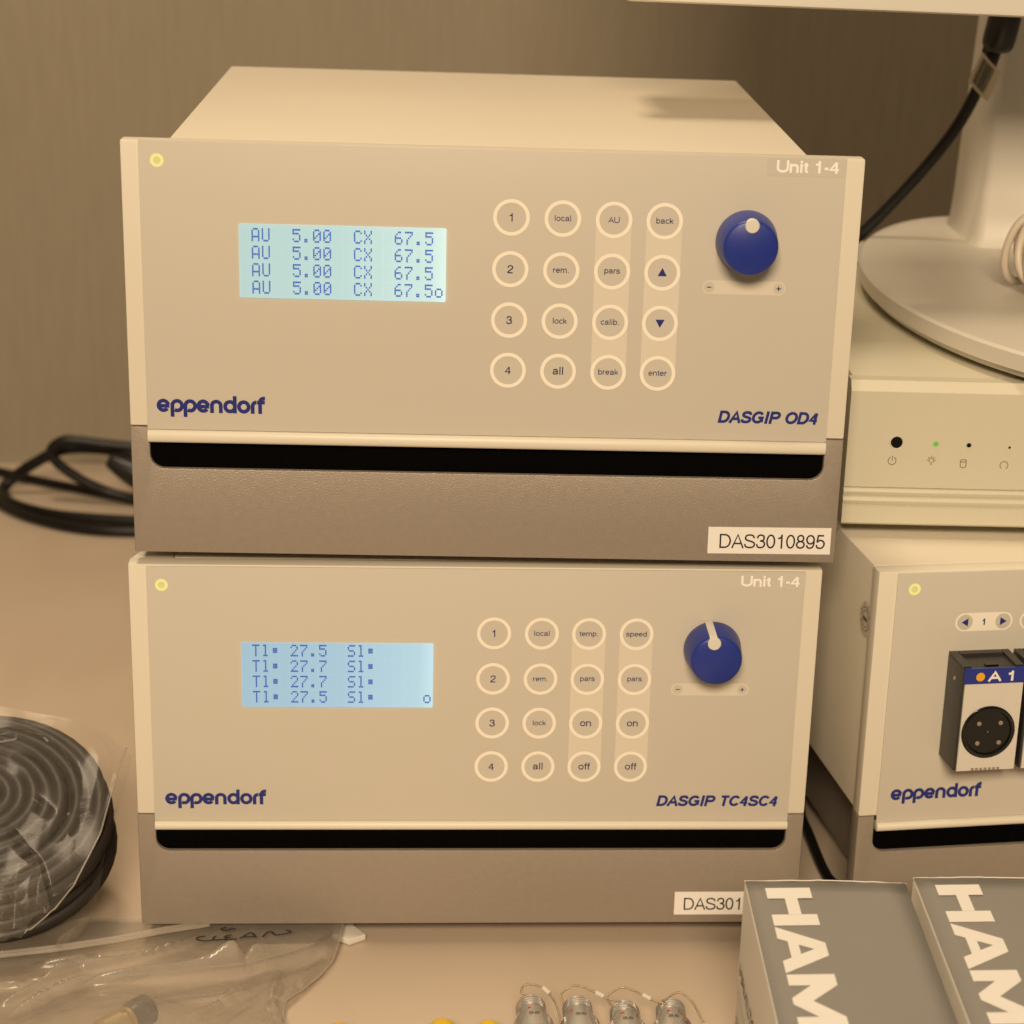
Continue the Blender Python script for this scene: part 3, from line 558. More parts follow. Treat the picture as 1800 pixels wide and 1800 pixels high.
# ------------------------------------------------------------------ compact computer on the right unit
pc = empty('desktop_computer', (.3155, .0435, .1795), -.035, 'flat off-white computer case lying on the right unit, under the monitor stand', 'computer')
PW, PH, PD = .30, .0675, .34
obj('chassis', box(.002, PW-.002, .012, PD, .0012, PH-.0004, .001), 'pcwhite', pc)
fr_ = [(.010, .0006), (.0012, .0006), (0, .0016), (0, PH-.0045), (.0010, PH-.0030), (.0035, PH), (.0108, PH), (.0108, .0006)]
fr2 = [(.0108, .0006), (.0012, .0006), (0, .0016), (0, .0093), (.0012, .0098), (.0004, .0108), (-.0002, .0122), (.0004, .0136), (.0012, .0140), (.0004, .0150), (-.0002, .0164), (.0004, .0178), (.0012, .0182), (0, .0187), (0, PH-.0045), (.0010, PH-.0028), (.0030, PH), (.0108, PH)]
obj('front_bezel', prism(fr2, 0, PW, 'x', ang=25), 'pcwhite', pc)
obj('bezel_seam', box(.001, PW-.001, .0109, .0119, .002, PH-.001), 'pcdark', pc)
for a, b, c, d in ((.0007, .0016, .030, .050), (.0007, .0016, .008, .026)):
    obj('side_tab', box(.0004, .0021, .016, .034, c, d-.002, .0004), 'pcwhite', pc)
def hole(x, z, r, m, rim=True, glint=False):
    b = obj('power_button' if r > .002 else 'indicator_hole', lathe([(r*1.32, -.00002), (r*1.25, -.0003), (r*1.02, -.0001)], 32, 'y', (x, 0, z)), 'pcwhite', pc)
    obj('hole', disc_mesh(r*1.04, -.00008, 0, 32, (x, z)), m, b)
hole(.0222, .0398, .0026, 'gloss_black'); hole(.0400, .0394, .0011, 'green'); hole(.0550, .0392, .0010, 'gloss_black'); hole(.0735, .0386, .0005, 'gloss_black')
def icon(name, st, x, z): obj(name, strokes_mesh([([(a+x, b+z) for a, b in q], c, 0) for q, c in st], .00033, lambda a, b, o: (a, -.0001-o, b)), 'darkbeige', pc)
icon('power_icon', [(arc(0, 0, .0018, .0018, 115, 425, 20), 0), ([(0, 0), (0, .0024)], 0)], .0208, .0312)
icon('lamp_icon', [(arc(0, .0006, .0011, .0011, -60, 240, 16), 0), ([(-.0004, -.0007), (.0004, -.0007)], 0), ([(-.0004, -.0013), (.0004, -.0013)], 0)]+[([(math.cos(a)*.0015, .0006+math.sin(a)*.0015), (math.cos(a)*.0021, .0006+math.sin(a)*.0021)], 0) for a in [rad(q) for q in (0, 45, 90, 135, 180)]], .0386, .0312)
icon('drive_icon', [(arc(0, .0013, .0013, .0006, 0, 360, 16), 1), ([(-.0013, .0013), (-.0013, -.0013)]+arc(0, -.0013, .0013, .0006, 180, 360, 10)+[(.0013, .0013)], 0)], .0532, .0306)
icon('reset_icon', [(arc(0, 0, .0018, .0018, -55, 235, 20), 0)], .0718, .0302)

# ------------------------------------------------------------------ monitor on its stand
mo = empty('monitor', (.455, .19, .2485), 0, 'cream monitor on an oval stand with its lower edge above the computer', 'monitor')
def oval(rx, ry, n=96, c=(0, 0)): return [(c[0]+rx*math.cos(2*math.pi*i/n), c[1]+ry*math.sin(2*math.pi*i/n)) for i in range(n)]
def oval_stack(levels, cc=(0, 0), n=120):
    V = []; F = []
    for rx, ry, z in levels: V += [(x, y, z) for x, y in oval(rx, ry, n, cc)]
    for k in range(len(levels)-1):
        for i in range(n): j = (i+1) % n; F.append([k*n+i, k*n+j, (k+1)*n+j, (k+1)*n+i])
    F.append(list(range(n))[::-1]); F.append([(len(levels)-1)*n+i for i in range(n)])
    m = me(V, F); shade_auto(m, 40); return m
obj('stand_base', oval_stack([(.0990, .192, .0045), (.1025, .196, .0052), (.1030, .1965, .0125), (.1015, .195, .0138), (.0760, .168, .0143)]), 'stand', mo)
obj('base_skirt', oval_stack([(.0950, .186, .0008), (.0985, .190, .0015), (.0990, .191, .0045)]), 'stand', mo)
obj('pad_ring', oval_stack([(.086, .183, -.0008), (.086, .183, .0012)]), 'rubber', mo)
# neck: tapering box leaning back slightly, foot fillet
def neck():
    V = []; lv = [(.0143, -.0275, .16, .000), (.020, -.0262, .16, .003), (.032, -.0252, .16, .0045), (.06, -.0240, .16, .006), (.10, -.0215, .155, .010), (.18, -.018, .15, .018), (.22, -.018, .15, .02)]
    for z, xl, xr, yb in lv:
        for p in ((xl, .094+yb), (xl+.004, .0905+yb), (xr, .0905+yb), (xr, .165), (xl+.004, .165), (xl, .160)): V.append((p[0], p[1], z))
    F = [[6*k+i, 6*k+(i+1) % 6, 6*k+6+(i+1) % 6, 6*k+6+i] for k in range(len(lv)-1) for i in range(6)]+[list(range(6))[::-1], [6*(len(lv)-1)+i for i in range(6)]]
    m = me(V, F); shade_auto(m, 50); return m
obj('stand_neck', neck(), 'stand', mo)
MX0, MX1 = .213-.455, .213-.455+.49
ms = empty('screen_housing', (0, -.09, .1515), rot=(rad(-6), rad(.7), 0)); ms.parent = mo
obj('front_bezel', prism(rrect(MX0, MX1, 0, .32, .004, 6), 0, .018, b=.0015), 'monitor', ms)
obj('screen', box(MX0+.018, MX1-.018, -.0006, .004, .028, .302), 'gloss_black', ms)
obj('back_cover', prism(rrect(MX0+.004, MX1-.004, .004, .316, .01, 6), .018, .078, b=.010), 'monitor', ms)
obj('rear_bulge', prism(rrect(MX0+.09, MX1-.09, .06, .27, .02, 6), .078, .14, b=.01), 'monitor', ms)

# white cable coiled on the stand base
P = []
for i in range(150):
    t = i/150*2*math.pi*5; k = i/150
    P.append((.4275+.0115*math.cos(t)*(1+.12*math.sin(3.1*t*.37))+.004*math.sin(k*9), .163+.012*math.sin(k*14)+.004*math.cos(t), .2645+.0190+.0165*math.sin(t)*(1+.08*math.cos(2.3*k*6))))
obj('coiled_white_cable', me(*tube(P, .0021, 10), smooth=True), 'whitecable', label='off-white cable coiled in loose loops on the oval monitor base', cat='cable')

# black cable from the monitor, with plug and barcode tag
cb = empty('display_cable', (.424, .272, .40), 0, 'black cable with thick plug and barcode tag hanging behind the upper unit', 'cable')
P = catmull([(.0015, 0, .0), (-.001, .004, -.030), (-.0035, .010, -.052), (-.011, .022, -.076), (-.026, .030, -.101), (-.046, .036, -.127), (-.064, .040, -.146), (-.085, .045, -.168), (-.12, .05, -.20), (-.16, .06, -.22)], 8)
obj('lead', me(*tube(P, .0033, 12), smooth=True), 'cable', cb)
obj('plug', me(*tube(catmull([(.0045, -.006, .03), (.0040, -.005, -.008), (.0022, -.002, -.0265), (.0018, -.001, -.0315)], 5), .008, 24, radii=[.0086]*10+[.0085, .0082, .0075, .0065, .0052, .0036]), smooth=True), 'blackpl', cb)
obj('strain_relief', me(*tube([(.0016, .001, -.028), (-.0004, .003, -.038), (-.0022, .007, -.050)], .0044, 14), smooth=True), 'blackpl', cb)
tagv = []
for i in range(9):
    t = i/8; a = -1.3+2.6*t
    for s in (0, 1): tagv.append((-.0065+.0115*t-.0060*s, -.004-.002*math.sin(t*math.pi), -.0315-.0155*s-.002*math.sin(t*2.2)-.0085*t))
tagf = [[2*i, 2*i+1, 2*i+3, 2*i+2] for i in range(8)]
tg = obj('barcode_tag', me(tagv, tagf, True), mat('tag_paper', (.70, .62, .48), .5), cb)
bv = []; bf = []
random.seed(3)
for k in range(13):
    t = .10+.045*k; th = random.choice([.014, .02, .028])
    def tp(t, s): return (-.0065+.0115*t-.0060*s, -.0045-.002*math.sin(t*math.pi), -.0315-.0155*s-.002*math.sin(t*2.2)-.0085*t)
    b = len(bv); bv += [tp(t, .1), tp(t, .9), tp(t+th, .9), tp(t+th, .1)]; bf.append([b, b+1, b+2, b+3])
obj('barcode', me(bv, bf), 'ink', tg)

# ------------------------------------------------------------------ cables left behind the units
def cable(name, pts, r, label, mm='cable', n=12):
    return obj(name, me(*tube(catmull(pts, 10), r, n), smooth=True), mm, label=label, cat='cable', group='black cables left of the units')
zc = D0
obj('thin_cable', me(*tube(catmull([(.330, .30, -.0072), (.327, .20, -.0072), (.3268, .15, -.0072), (.3246, .127, -.0072), (.3250, .108, -.0072), (.3251, .084, -.0072), (.3256, .066, -.0072), (.3275, .054, -.0072), (.335, .043, -.0072)], 8), .0026, 10), smooth=True), 'cable', label='thin black cable on the bench in the dark gap between the lower and right units', cat='cable')
A = [(-.24, .757, zc+.004), (-.188, .726, zc+.004), (-.160, .707, zc+.004), (-.132, .690, zc+.004), (-.105, .674, zc+.004), (-.06, .645, zc+.004), (.0, .61, zc+.004)]
cable('power_cable', A, .0034, 'black cable running nearly straight from the left edge of the bench behind the stacked units')
B = [(.0, .655, .022), (-.05, .66, .030), (-.081, .66, .034), (-.101, .66, .036), (-.118, .66, .038), (-.130, .66, .038), (-.1385, .66, .031), (-.135, .66, .022), (-.123, .66, .012), (-.111, .66, .005), (-.095, .66, -.0015), (-.07, .655, -.006), (-.02, .64, -.006)]
cable('power_cable', B, .0038, 'black cable making the small upright loop left of the stacked units')
C = [(.02, .66, .010), (-.04, .675, .020), (-.083, .68, .022), (-.105, .68, .0265), (-.1336, .68, .0255), (-.1547, .681, .0146), (-.1686, .683, .0045), (-.177, .680, -.003), (-.176, .668, -.006), (-.167, .648, -.006), (-.148, .631, -.006), (-.122, .618, -.006), (-.076, .609, -.006), (-.02, .605, -.006)]
c_ = cable('power_cable', C, .0042, 'thicker black cable forming the big flat loop left of the stacked units')
obj('plug', me(*tube(catmull([(-.030, .66, .004), (-.060, .66, .008), (-.082, .66, .016), (-.098, .662, .024)], 5), .010, 16, radii=[.011]*10+[.010, .009, .008, .007, .006, .005]), smooth=True), 'blackpl', c_)
Dc = [(-.215, .705, -.006), (-.19, .67, -.006), (-.175, .647, -.006), (-.154, .621, -.006), (-.127, .600, -.006), (-.102, .589, -.006), (-.074, .586, -.006), (-.02, .59, -.006)]
cable('power_cable', Dc, .0036, 'black cable in front of the others, curving in from the left edge')
# ------------------------------------------------------------------ hose coil in a clear bag
hc = empty('hose_coil', (-.0725, .024, .036), 0, 'thick coil of dark hose inside a clear plastic bag on the bench', 'hose', rot=(rad(30), 0, 0))
random.seed(11)
P = []; npt = 44; layers = 5; per = 8
Rs = []
for l in range(layers):
    rr = [.013+.0068*q+random.uniform(-.0008, .0008) for q in range(per)]
    Rs += [(r, -.016+.0080*l) for r in (rr if l % 2 == 0 else rr[::-1])]
for k in range(len(Rs)):
    R0, h0 = Rs[k]; nR, nh = Rs[min(k+1, len(Rs)-1)]
    ox, oy = random.uniform(-.0012, .0012), random.uniform(-.0012, .0012); tx, ty = random.uniform(-.03, .03), random.uniform(-.03, .03)
    for i in range(npt):
        a = 2*math.pi*i/npt+2.4; f = i/npt; e = max(0, (f-.7)/.3); e = e*e*(3-2*e); R = R0+(nR-R0)*e
        P.append((ox+R*math.cos(a), oy+R*math.sin(a)*.97, h0+(nh-h0)*e+R*(tx*math.cos(a)+ty*math.sin(a))*.7))
sm = []
for i in range(len(P)):
    q = P[max(0, i-3):i+4]; sm.append(tuple(sum(c[j] for c in q)/len(q) for j in range(3)))
obj('hose', me(*tube([(a*.93, b*.86+.008*(1-math.hypot(a, b)/.066), c*.93) for a, b, c in sm], .0037, 10), smooth=True), 'hose', hc)

def resample(P, n):
    P = [np.array(p, float) for p in P]; d = [0]
    for i in range(1, len(P)): d.append(d[-1]+np.linalg.norm(P[i]-P[i-1]))
    out = []
    for k in range(n+1):
        s = d[-1]*k/n; j = max(i for i in range(len(d)) if d[i] <= s+1e-12); j = min(j, len(P)-2)
        t = (s-d[j])/max(1e-9, d[j+1]-d[j]); out.append(P[j]*(1-t)+P[j+1]*t)
    return out
def coons(top, bot, left, right, nu, nv):
    """top/bot run left to right, left/right run top to bottom"""
    t = resample(top, nu); b = resample(bot, nu); l = resample(left, nv); r = resample(right, nv); G = []
    for j in range(nv+1):
        v = j/nv; row = []
        for i in range(nu+1):
            u = i/nu
            row.append((1-v)*t[i]+v*b[i]+(1-u)*l[j]+u*r[j]-((1-u)*(1-v)*t[0]+u*(1-v)*t[-1]+(1-u)*v*b[0]+u*v*b[-1]))
        G.append(row)
    return G
def crease(x, y, s, seed):
    n = noise.noise(Vector((x*s, y*s, seed))); n2 = noise.noise(Vector((x*s*2.3+5, y*s*2.3, seed+4)))
    return (1-min(1, abs(n)*3.2))+.4*(1-min(1, abs(n2)*3.5))

bag = empty('hose_bag', (-.07, .02, .036), 0, 'clear plastic bag with crinkled folds holding the dark hose coil', 'plastic bag', rot=(rad(30), 0, 0))
def ridges(L):
    seg = []
    for pts, h, w_ in L:
        P_ = catmull(pts, 8); n_ = len(P_)-1
        for i in range(n_):
            t0 = math.sin(math.pi*(i+.5)/n_)**.5
            seg.append((*P_[i], *P_[i+1], h*t0, w_))
    return np.array(seg)
def ridge_h(S, x, y):
    ax, ay, bx, by, h, w_ = S.T; dx, dy = bx-ax, by-ay; L2 = dx*dx+dy*dy+1e-12
    t = np.clip(((x-ax)*dx+(y-ay)*dy)/L2, 0, 1); d2 = (x-ax-t*dx)**2+(y-ay-t*dy)**2
    v_ = h*np.exp(-d2/(w_*w_)); out = 0.0
    for hh in np.unique(w_*1000+h): out += v_[(w_*1000+h) == hh].max()
    return float(out)
SZ = ridges([([(0.0896, -0.0018), (0.0803, -0.0155), (0.0656, -0.0258), (0.0487, -0.0358), (0.0343, -0.0416), (0.0058, -0.0512), (-0.0174, -0.0586)], 0.004, 0.003), ([(-0.0512, -0.0714), (-0.0348, -0.0546), (-0.0221, -0.042), (-0.0015, -0.0302), (0.0261, -0.0056)], 0.0026, 0.002), ([(-0.0452, -0.0789), (-0.0316, -0.0603), (-0.0167, -0.046)], 0.0016, 0.0012), ([(0.0881, -0.005), (0.0774, -0.0361), (0.0673, -0.0582), (0.0635, -0.084)], 0.0026, 0.0022), ([(0.0524, -0.0532), (0.0413, -0.0674), (0.03, -0.0881)], 0.0018, 0.0016), ([(0.0832, -0.026), (0.0716, -0.046), (0.0563, -0.0756)], 0.0018, 0.0014), ([(0.0685, -0.0804), (0.062, -0.0596), (0.0641, -0.036)], 0.003, 0.0018), ([(-0.0428, -0.0349), (-0.0191, -0.028), (0.0144, -0.015)], 0.0014, 0.0028), ([(0.0199, -0.0695), (0.043, -0.0579), (0.0587, -0.0359)], 0.0014, 0.0018), ([(-0.0685, -0.0542), (-0.0449, -0.052), (-0.0262, -0.0474)], 0.0012, 0.0025)]); SB = ridges([([(0.012, -0.0102), (0.0203, -0.0223), (0.0282, -0.0312), (0.0361, -0.0546)], 0.003, 0.0012), ([(0.0166, -0.0453), (0.0223, -0.0356), (0.0287, -0.0312)], 0.0022, 0.001), ([(0.0171, -0.0453), (0.0216, -0.0545), (0.0268, -0.0642)], 0.003, 0.0012), ([(0.0282, -0.0312), (0.0275, -0.043), (0.0298, -0.0546)], 0.0014, 0.0009), ([(0.042, 0.0401), (0.0534, 0.0273), (0.051, -0.001)], 0.0012, 0.0018), ([(0.0026, 0.0051), (0.0177, 0.0051), (0.0312, -0.0041)], 0.0008, 0.002), ([(0.0294, 0.0368), (0.0397, 0.0114), (0.035, -0.0163)], 0.0014, 0.002), ([(0.0126, 0.0271), (0.026, 0.0208), (0.0378, 0.0052), (0.0416, -0.0133)], 0.0012, 0.0016), ([(-0.0039, 0.0367), (0.0111, 0.04), (0.0269, 0.0368)], 0.0014, 0.0022)])
def film(name, top, right, bot, left, nu, nv, m, parent, hf, **k):
    G = coons(top, bot, left, right, nu, nv); V = []; F = []
    for j, row in enumerate(G):
        for i, p in enumerate(row): V.append((p[0], p[1], p[2]+hf(i/nu, j/nv, p[0], p[1])))
    for j in range(nv):
        for i in range(nu): a = j*(nu+1)+i; F.append([a, a+nu+1, a+nu+2, a+1])
    return obj(name, me(V, F, True), m, parent, **k), G
def hf1(u, v, x, y):
    r = math.hypot(x, y)
    sag = -.004*max(0, 1-r/.022)**1.5 - .018*max(0, (r-.060)/.05)
    return sag+ridge_h(SB, x, y)+.0022*noise.noise(Vector((x*22, y*22, 2)))+.0007*noise.noise(Vector((x*70, y*45, 4)))+.004*max(0, v-.75)*math.sin(u*34+v*4)
film('front_film', [(-0.0302, 0.0611, 0.022), (0.0016, 0.0553, 0.022), (0.0174, 0.0524, 0.022), (0.0452, 0.0473, 0.022), (0.0611, 0.0337, 0.022)], [(0.0611, 0.0337, 0.022), (0.0583, 0.0161, 0.022), (0.0554, -0.0026, 0.022), (0.0537, -0.0139, 0.022), (0.0487, -0.0298, 0.022), (0.045, -0.0416, 0.022), (0.0376, -0.0531, 0.022), (0.0261, -0.0648, 0.022)], [(-0.0113, -0.0742, 0.022), (0.0071, -0.0701, 0.022), (0.0261, -0.0648, 0.022)], [(-0.0302, 0.0611, 0.022), (-0.0113, -0.0742, 0.022)], 150, 130, 'film', bag, hf1)
film('back_film', [(-0.035, 0.0749, 0.004), (-0.0027, 0.0707, 0.004), (0.042, 0.0608, 0.004)], [(0.042, 0.0608, 0.004), (0.0614, 0.042, 0.004), (0.0587, 0.0177, 0.004), (0.0538, -0.0073, 0.004), (0.0531, -0.0225, 0.004), (0.0516, -0.0434, 0.004), (0.0369, -0.055, 0.004)], [(-0.0155, -0.0648, 0.004), (0.0369, -0.055, 0.004)], [(-0.035, 0.0749, 0.004), (-0.0155, -0.0648, 0.004)], 90, 90, 'film', bag, lambda u, v, x, y: -.022*min(1, 8*(1-u))*(1 if u < 1 else 0)*min(1, v*8)-.004+.002*crease(x, y, 30, 7.0))
E_ = resample([(0.0611, 0.0337, 0.022), (0.0583, 0.0161, 0.022), (0.0554, -0.0026, 0.022), (0.0537, -0.0139, 0.022), (0.0487, -0.0298, 0.022), (0.045, -0.0416, 0.022), (0.0376, -0.0531, 0.022), (0.0261, -0.0648, 0.022)], 70)
E2 = [Vector(p)+Vector((0, 0, hf1(1, k/70, p[0], p[1])+.0004)) for k, p in enumerate(E_)]
obj('welded_seam', me(*tube(E2, .00038, 6), smooth=True), 'zip', bag)
# crumpled tail of the bag towards the viewer
film('bag_tail', [(0.005, -0.0467, 0.028), (0.0185, -0.0381, 0.028), (0.0303, -0.0352, 0.028)], [(0.0307, -0.0365, 0.03), (0.0339, -0.0481, 0.03), (0.038, -0.0596, 0.03)], [(0.0169, -0.0699, 0.024), (0.026, -0.066, 0.024), (0.0369, -0.0558, 0.024)], [(0.005, -0.0467, 0.028), (0.0178, -0.0724, 0.028)], 60, 50, 'film', bag, lambda u, v, x, y: .004*abs(math.sin(u*7+v*3))+.0012*noise.noise(Vector((x*60, y*60, 1))))

zb_ = empty('zip_bag', (0, 0, 0), 0, 'flat clear zip bag with CLEAN handwritten on it, lying half under the lower unit', 'plastic bag')
def hf2(u, v, x, y):
    e = min(1, 6*(1-u)); b = .0105*math.sin(math.pi*min(1, u*1.02))**.8*max(0, min(1, (v-.08)*1.5))**1.2 if u < .98 else 0
    fx = math.exp(-(((x-.002)/.022)**2+((y+.088)/.022)**2))*.0075
    q = min(1, v*5)
    return b+fx+ridge_h(SZ, x, y)*(.25+.75*q)*(.3+.7*e)+(.0016*noise.noise(Vector((x*18, y*30, 5)))+.0005*noise.noise(Vector((x*60, y*90, 9))))*q
ZT = [(-0.092, -0.0088, -0.002), (-0.063, -0.0027, -0.002), (-0.0391, 0.0067, -0.002), (-0.0243, 0.011, -0.002), (0.0328, 0.0062, -0.002), (0.0909, 0.0047, -0.002)]; ZR = [(0.0909, 0.0047, -0.002), (0.09, -0.0067, -0.004), (0.0869, -0.0231, -0.0065), (0.0816, -0.0358, -0.0065), (0.0742, -0.049, -0.0065), (0.0681, -0.0596, -0.0065), (0.0671, -0.0695, -0.0065), (0.0718, -0.0903, -0.0065), (0.0718, -0.1208, -0.0065)]; ZB = [(-0.0703, -0.1184, -0.0065), (0.0718, -0.1208, -0.0065)]; ZL = [(-0.092, -0.0088, -0.002), (-0.0703, -0.1184, -0.0065)]
film('top_film', ZT, ZR, ZB, ZL, 260, 130, 'zipfilm', zb_, hf2)
film('bottom_film', [(p[0], p[1], D0+.0006) for p in ZT], [(p[0], p[1], D0+.0006) for p in ZR], [(p[0], p[1], D0+.0006) for p in ZB], [(p[0], p[1], D0+.0006) for p in ZL], 40, 30, 'film', zb_, lambda u, v, x, y: .0)
E_ = resample(ZR, 80); obj('welded_seam', me(*tube([Vector(p)+Vector((0, 0, hf2(1, k/80, p[0], p[1])+.0003)) for k, p in enumerate(E_)], .00035, 6), smooth=True), 'zip', zb_)
Zs = resample([(-0.0874, -0.0312, -0.001), (-0.0589, -0.0264, -0.001), (-0.035, -0.021, -0.001), (-0.011, -0.0134, -0.001), (0.0108, -0.0046, -0.001), (0.0307, 0.0017, -0.001)], 60)
obj('zip_strip', me(*join(tube([Vector(p)+Vector((0, .0012, .0008)) for p in Zs], .0009, 8), tube([Vector(p)+Vector((0, -.0015, .0006)) for p in Zs], .0009, 8)), smooth=True), 'zip', zb_)
st = [([tuple(q) for q in catmull(L, 5)], 0, 0) for L in [[(0.0297, -0.0133), (0.027, -0.0142), (0.0261, -0.0156), (0.0273, -0.0171), (0.0306, -0.0177), (0.0342, -0.0166)], [(0.0344, -0.0131), (0.0334, -0.0156), (0.0347, -0.017), (0.0383, -0.0162)], [(0.0413, -0.0122), (0.039, -0.0132), (0.0386, -0.0143), (0.041, -0.0145)], [(0.041, -0.0145), (0.0386, -0.0159), (0.0393, -0.017), (0.0439, -0.0161)], [(0.0452, -0.0157), (0.0482, -0.0119), (0.05, -0.0105), (0.0515, -0.0125), (0.0521, -0.0148)], [(0.0465, -0.0144), (0.0516, -0.0139)], [(0.0552, -0.0145), (0.057, -0.0106), (0.0588, -0.0094), (0.0609, -0.0126), (0.0636, -0.012), (0.0668, -0.0107), (0.0675, -0.0091), (0.0653, -0.0079)], [(0.0384, -0.005), (0.0364, -0.0065), (0.037, -0.0079), (0.0396, -0.0081), (0.0408, -0.0062), (0.0426, -0.007)]]]
obj('handwriting', strokes_mesh(st, .00115, lambda a, b, o: (a, b, .0012+o)), 'ink', zb_)
fit = empty('pipe_fitting', (.0105, -.0690, -.0028), 0, 'brass fitting with a black cap lying inside the zip bag', 'fitting', rot=(0, 0, rad(-40)))
obj('black_cap', lathe([(.0054, .0), (.0066, -.0006), (.0068, -.0012)]+[(.0068-.0003*(k % 2), -.0012-.0012*k) for k in range(1, 8)]+[(.0060, -.0112)], 24, 'y', (0, 0, 0), 20), 'blackpl', fit)
obj('brass_body', lathe([(.0050, -.0108), (.0058, -.0116), (.0058, -.0135), (.0048, -.0138), (.0048, -.0165), (.0060, -.0168), (.0060, -.026), (.0046, -.0265), (.0046, -.040)], 36, 'y', (0, 0, 0), 20), 'brass', fit)
obj('card_scrap', prism([(.086, .026), (.0945, .024), (.0955, .010), (.1010, .0015), (.0940, -.0035), (.086, .002)], D0+.0008, D0+.0038, 'z', b=.0003), 'cardwhite', label='torn cream card scrap sticking out between the zip bag corner and the unit', cat='card')

# ------------------------------------------------------------------ small connectors at the front
def connector(x, y, rz, label, seed, loop):
    c = empty('cable_connector', (x, y, D0), rz, label, 'connector', 'metal connectors lying in a row')
    rnd = random.Random(seed); zc = .0095
    prof = [(.0045, .0005), (.0058, .0), (.0063, -.0006)]
    y0 = 0
    for k in range(4): prof += [(.0064, -.0010-k*.0018), (.0054, -.0014-k*.0018), (.0054, -.0018-k*.0018), (.0064, -.0023-k*.0018)]
    prof += [(.0058, -.0086), (.0065, -.0089), (.0065, -.0150), (.0056, -.0152)]
    obj('threaded_end', lathe(prof, 40, 'y', (0, 0, zc), 25), 'steel', c)
    obj('connector_body', lathe([(.0060, -.0150), (.0078, -.0156), (.0086, -.0172), (.0088, -.030), (.0084, -.031), (.0084, -.048), (.0070, -.050)], 40, 'y', (0, 0, zc), 25), 'steel', c)
    a = rnd.uniform(100, 125); obj('red_mark', me([(.00655*math.cos(rad(a+da)), -.0115+dy, zc+.00655*math.sin(rad(a+da))) for da, dy in ((-6, -.0006), (6, -.0006), (6, .0006), (-6, .0006))], [[0, 1, 2, 3]]), 'red', c)
    def pl(u, v, o):
        aa = math.pi/2-u/.0090; return ((.0090+o)*math.cos(aa), -.0205+v, zc+(.0090+o)*math.sin(aa))
    text('engraved_text', '8mm' if 0 else 'SUS', .0016, 0, 0, 0, .00028, 'ink', c, 'c', place=pl)
    P = catmull([tuple(p) for p in loop], 8)
    wv = [me(*tube(P, .00045, 8), smooth=True)]
    obj('lanyard', wv[0], 'wire', c)
    k = int(len(P)*.5); d = (Vector(P[k+1])-Vector(P[k-1])).normalized(); p = Vector(P[k])
    obj('crimp', me(*tube([p-d*.0020, p+d*.0020], .0011, 10)), 'crimp', c)
L1 = [(.001, -.002, .015), (-.004, .0005, .016), (-.002, .002, .019), (.004, .001, .0185), (.0085, -.003, .016), (.011, -.010, .013), (.0125, -.02, .006), (.0135, -.03, .004)]
L2 = [(-.006, -.003, .013), (-.007, .0, .016), (-.001, .002, .019), (.006, .0, .0175), (.0125, -.003, .0155), (.018, -.005, .015), (.023, -.012, .016), (.0245, -.022, .0175)]
connector(0.1729, -.0735, .02, 'leftmost of the four metal connectors at the front edge of the bench', 1, L1)
connector(0.1929, -.0745, .0, 'second metal connector from the left, its wire looping to the right', 2, L2)
connector(0.2129, -.0785, -.03, 'third metal connector from the left, crossed by its neighbour\'s wire', 3, [(a, b+.002, c) for a, b, c in L2])
connector(0.2329, -.0770, -.06, 'metal connector nearest the printed cartons, at the end of the row', 4, [(-.004, -.004, .0155), (.003, .000, .018), (.009, -.003, .015), (.013, -.009, .010), (.017, -.013, .005), (.021, -.018, .002), (.024, -.025, .0012), (.026, -.036, .0012)])
for (x, y, r, z_, lb) in ((.0915, -.0890, .0062, 0, 'yellow plastic cap furthest left, just showing beside the zip bag'), (.1350, -.0878, .0066, 0, 'yellow plastic cap in the middle of the three, left of the connectors'), (.1545, -.0888, .0064, 0, 'yellow plastic cap closest to the metal connectors')):
    obj('yellow_cap', lathe([(r, -.016), (r, -.002), (r*.94, -.0006), (r*.8, .0), (.0001, .0002)], 40, 'y', (0, 0, r), 30), 'yellow', None, (x, y, D0), label=lb, cat='cap', group='yellow plastic caps')

# ------------------------------------------------------------------ printed cartons
EXT = {  # wide block capitals, unit box: width x, height 1, as polygons (outer) ; built from convex pieces
 'H': (1.75, [[(0, 0), (.50, 0), (.50, 1), (0, 1)], [(1.25, 0), (1.75, 0), (1.75, 1), (1.25, 1)], [(.50, .38), (1.25, .38), (1.25, .66), (.50, .66)]]),
 'A': (2.0, [[(0, 0), (.52, 0), (1.0, .72), (.72, 1)], [(1.48, 0), (2.0, 0), (1.28, 1), (1.0, .72)], [(.72, 1), (1.0, .72), (1.28, 1)], [(.65, .2), (1.35, .2), (1.2, .42), (.8, .42)]]),
 'M': (2.15, [[(0, 0), (.45, 0), (.45, 1), (0, 1)], [(1.70, 0), (2.15, 0), (2.15, 1), (1.70, 1)], [(.45, 1), (.45, .45), (.95, 0), (1.2, 0), (1.075, .42)], [(1.70, 1), (1.075, .42), (1.2, 0), (1.70, .45)]]),
 'I': (.5, [[(0, 0), (.5, 0), (.5, 1), (0, 1)]]),
 'L': (1.4, [[(0, 0), (1.4, 0), (1.4, .27), (0, .27)], [(0, .27), (.48, .27), (.48, 1), (0, 1)]]),
 'T': (1.6, [[(0, .73), (1.6, .73), (1.6, 1), (0, 1)], [(.56, 0), (1.04, 0), (1.04, .73), (.56, .73)]]),
 'O': (2.0, None), 'N': (1.75, [[(0, 0), (.46, 0), (.46, 1), (0, 1)], [(1.29, 0), (1.75, 0), (1.75, 1), (1.29, 1)], [(.46, 1), (.46, .5), (1.29, 0), (1.29, .5)]]),
}
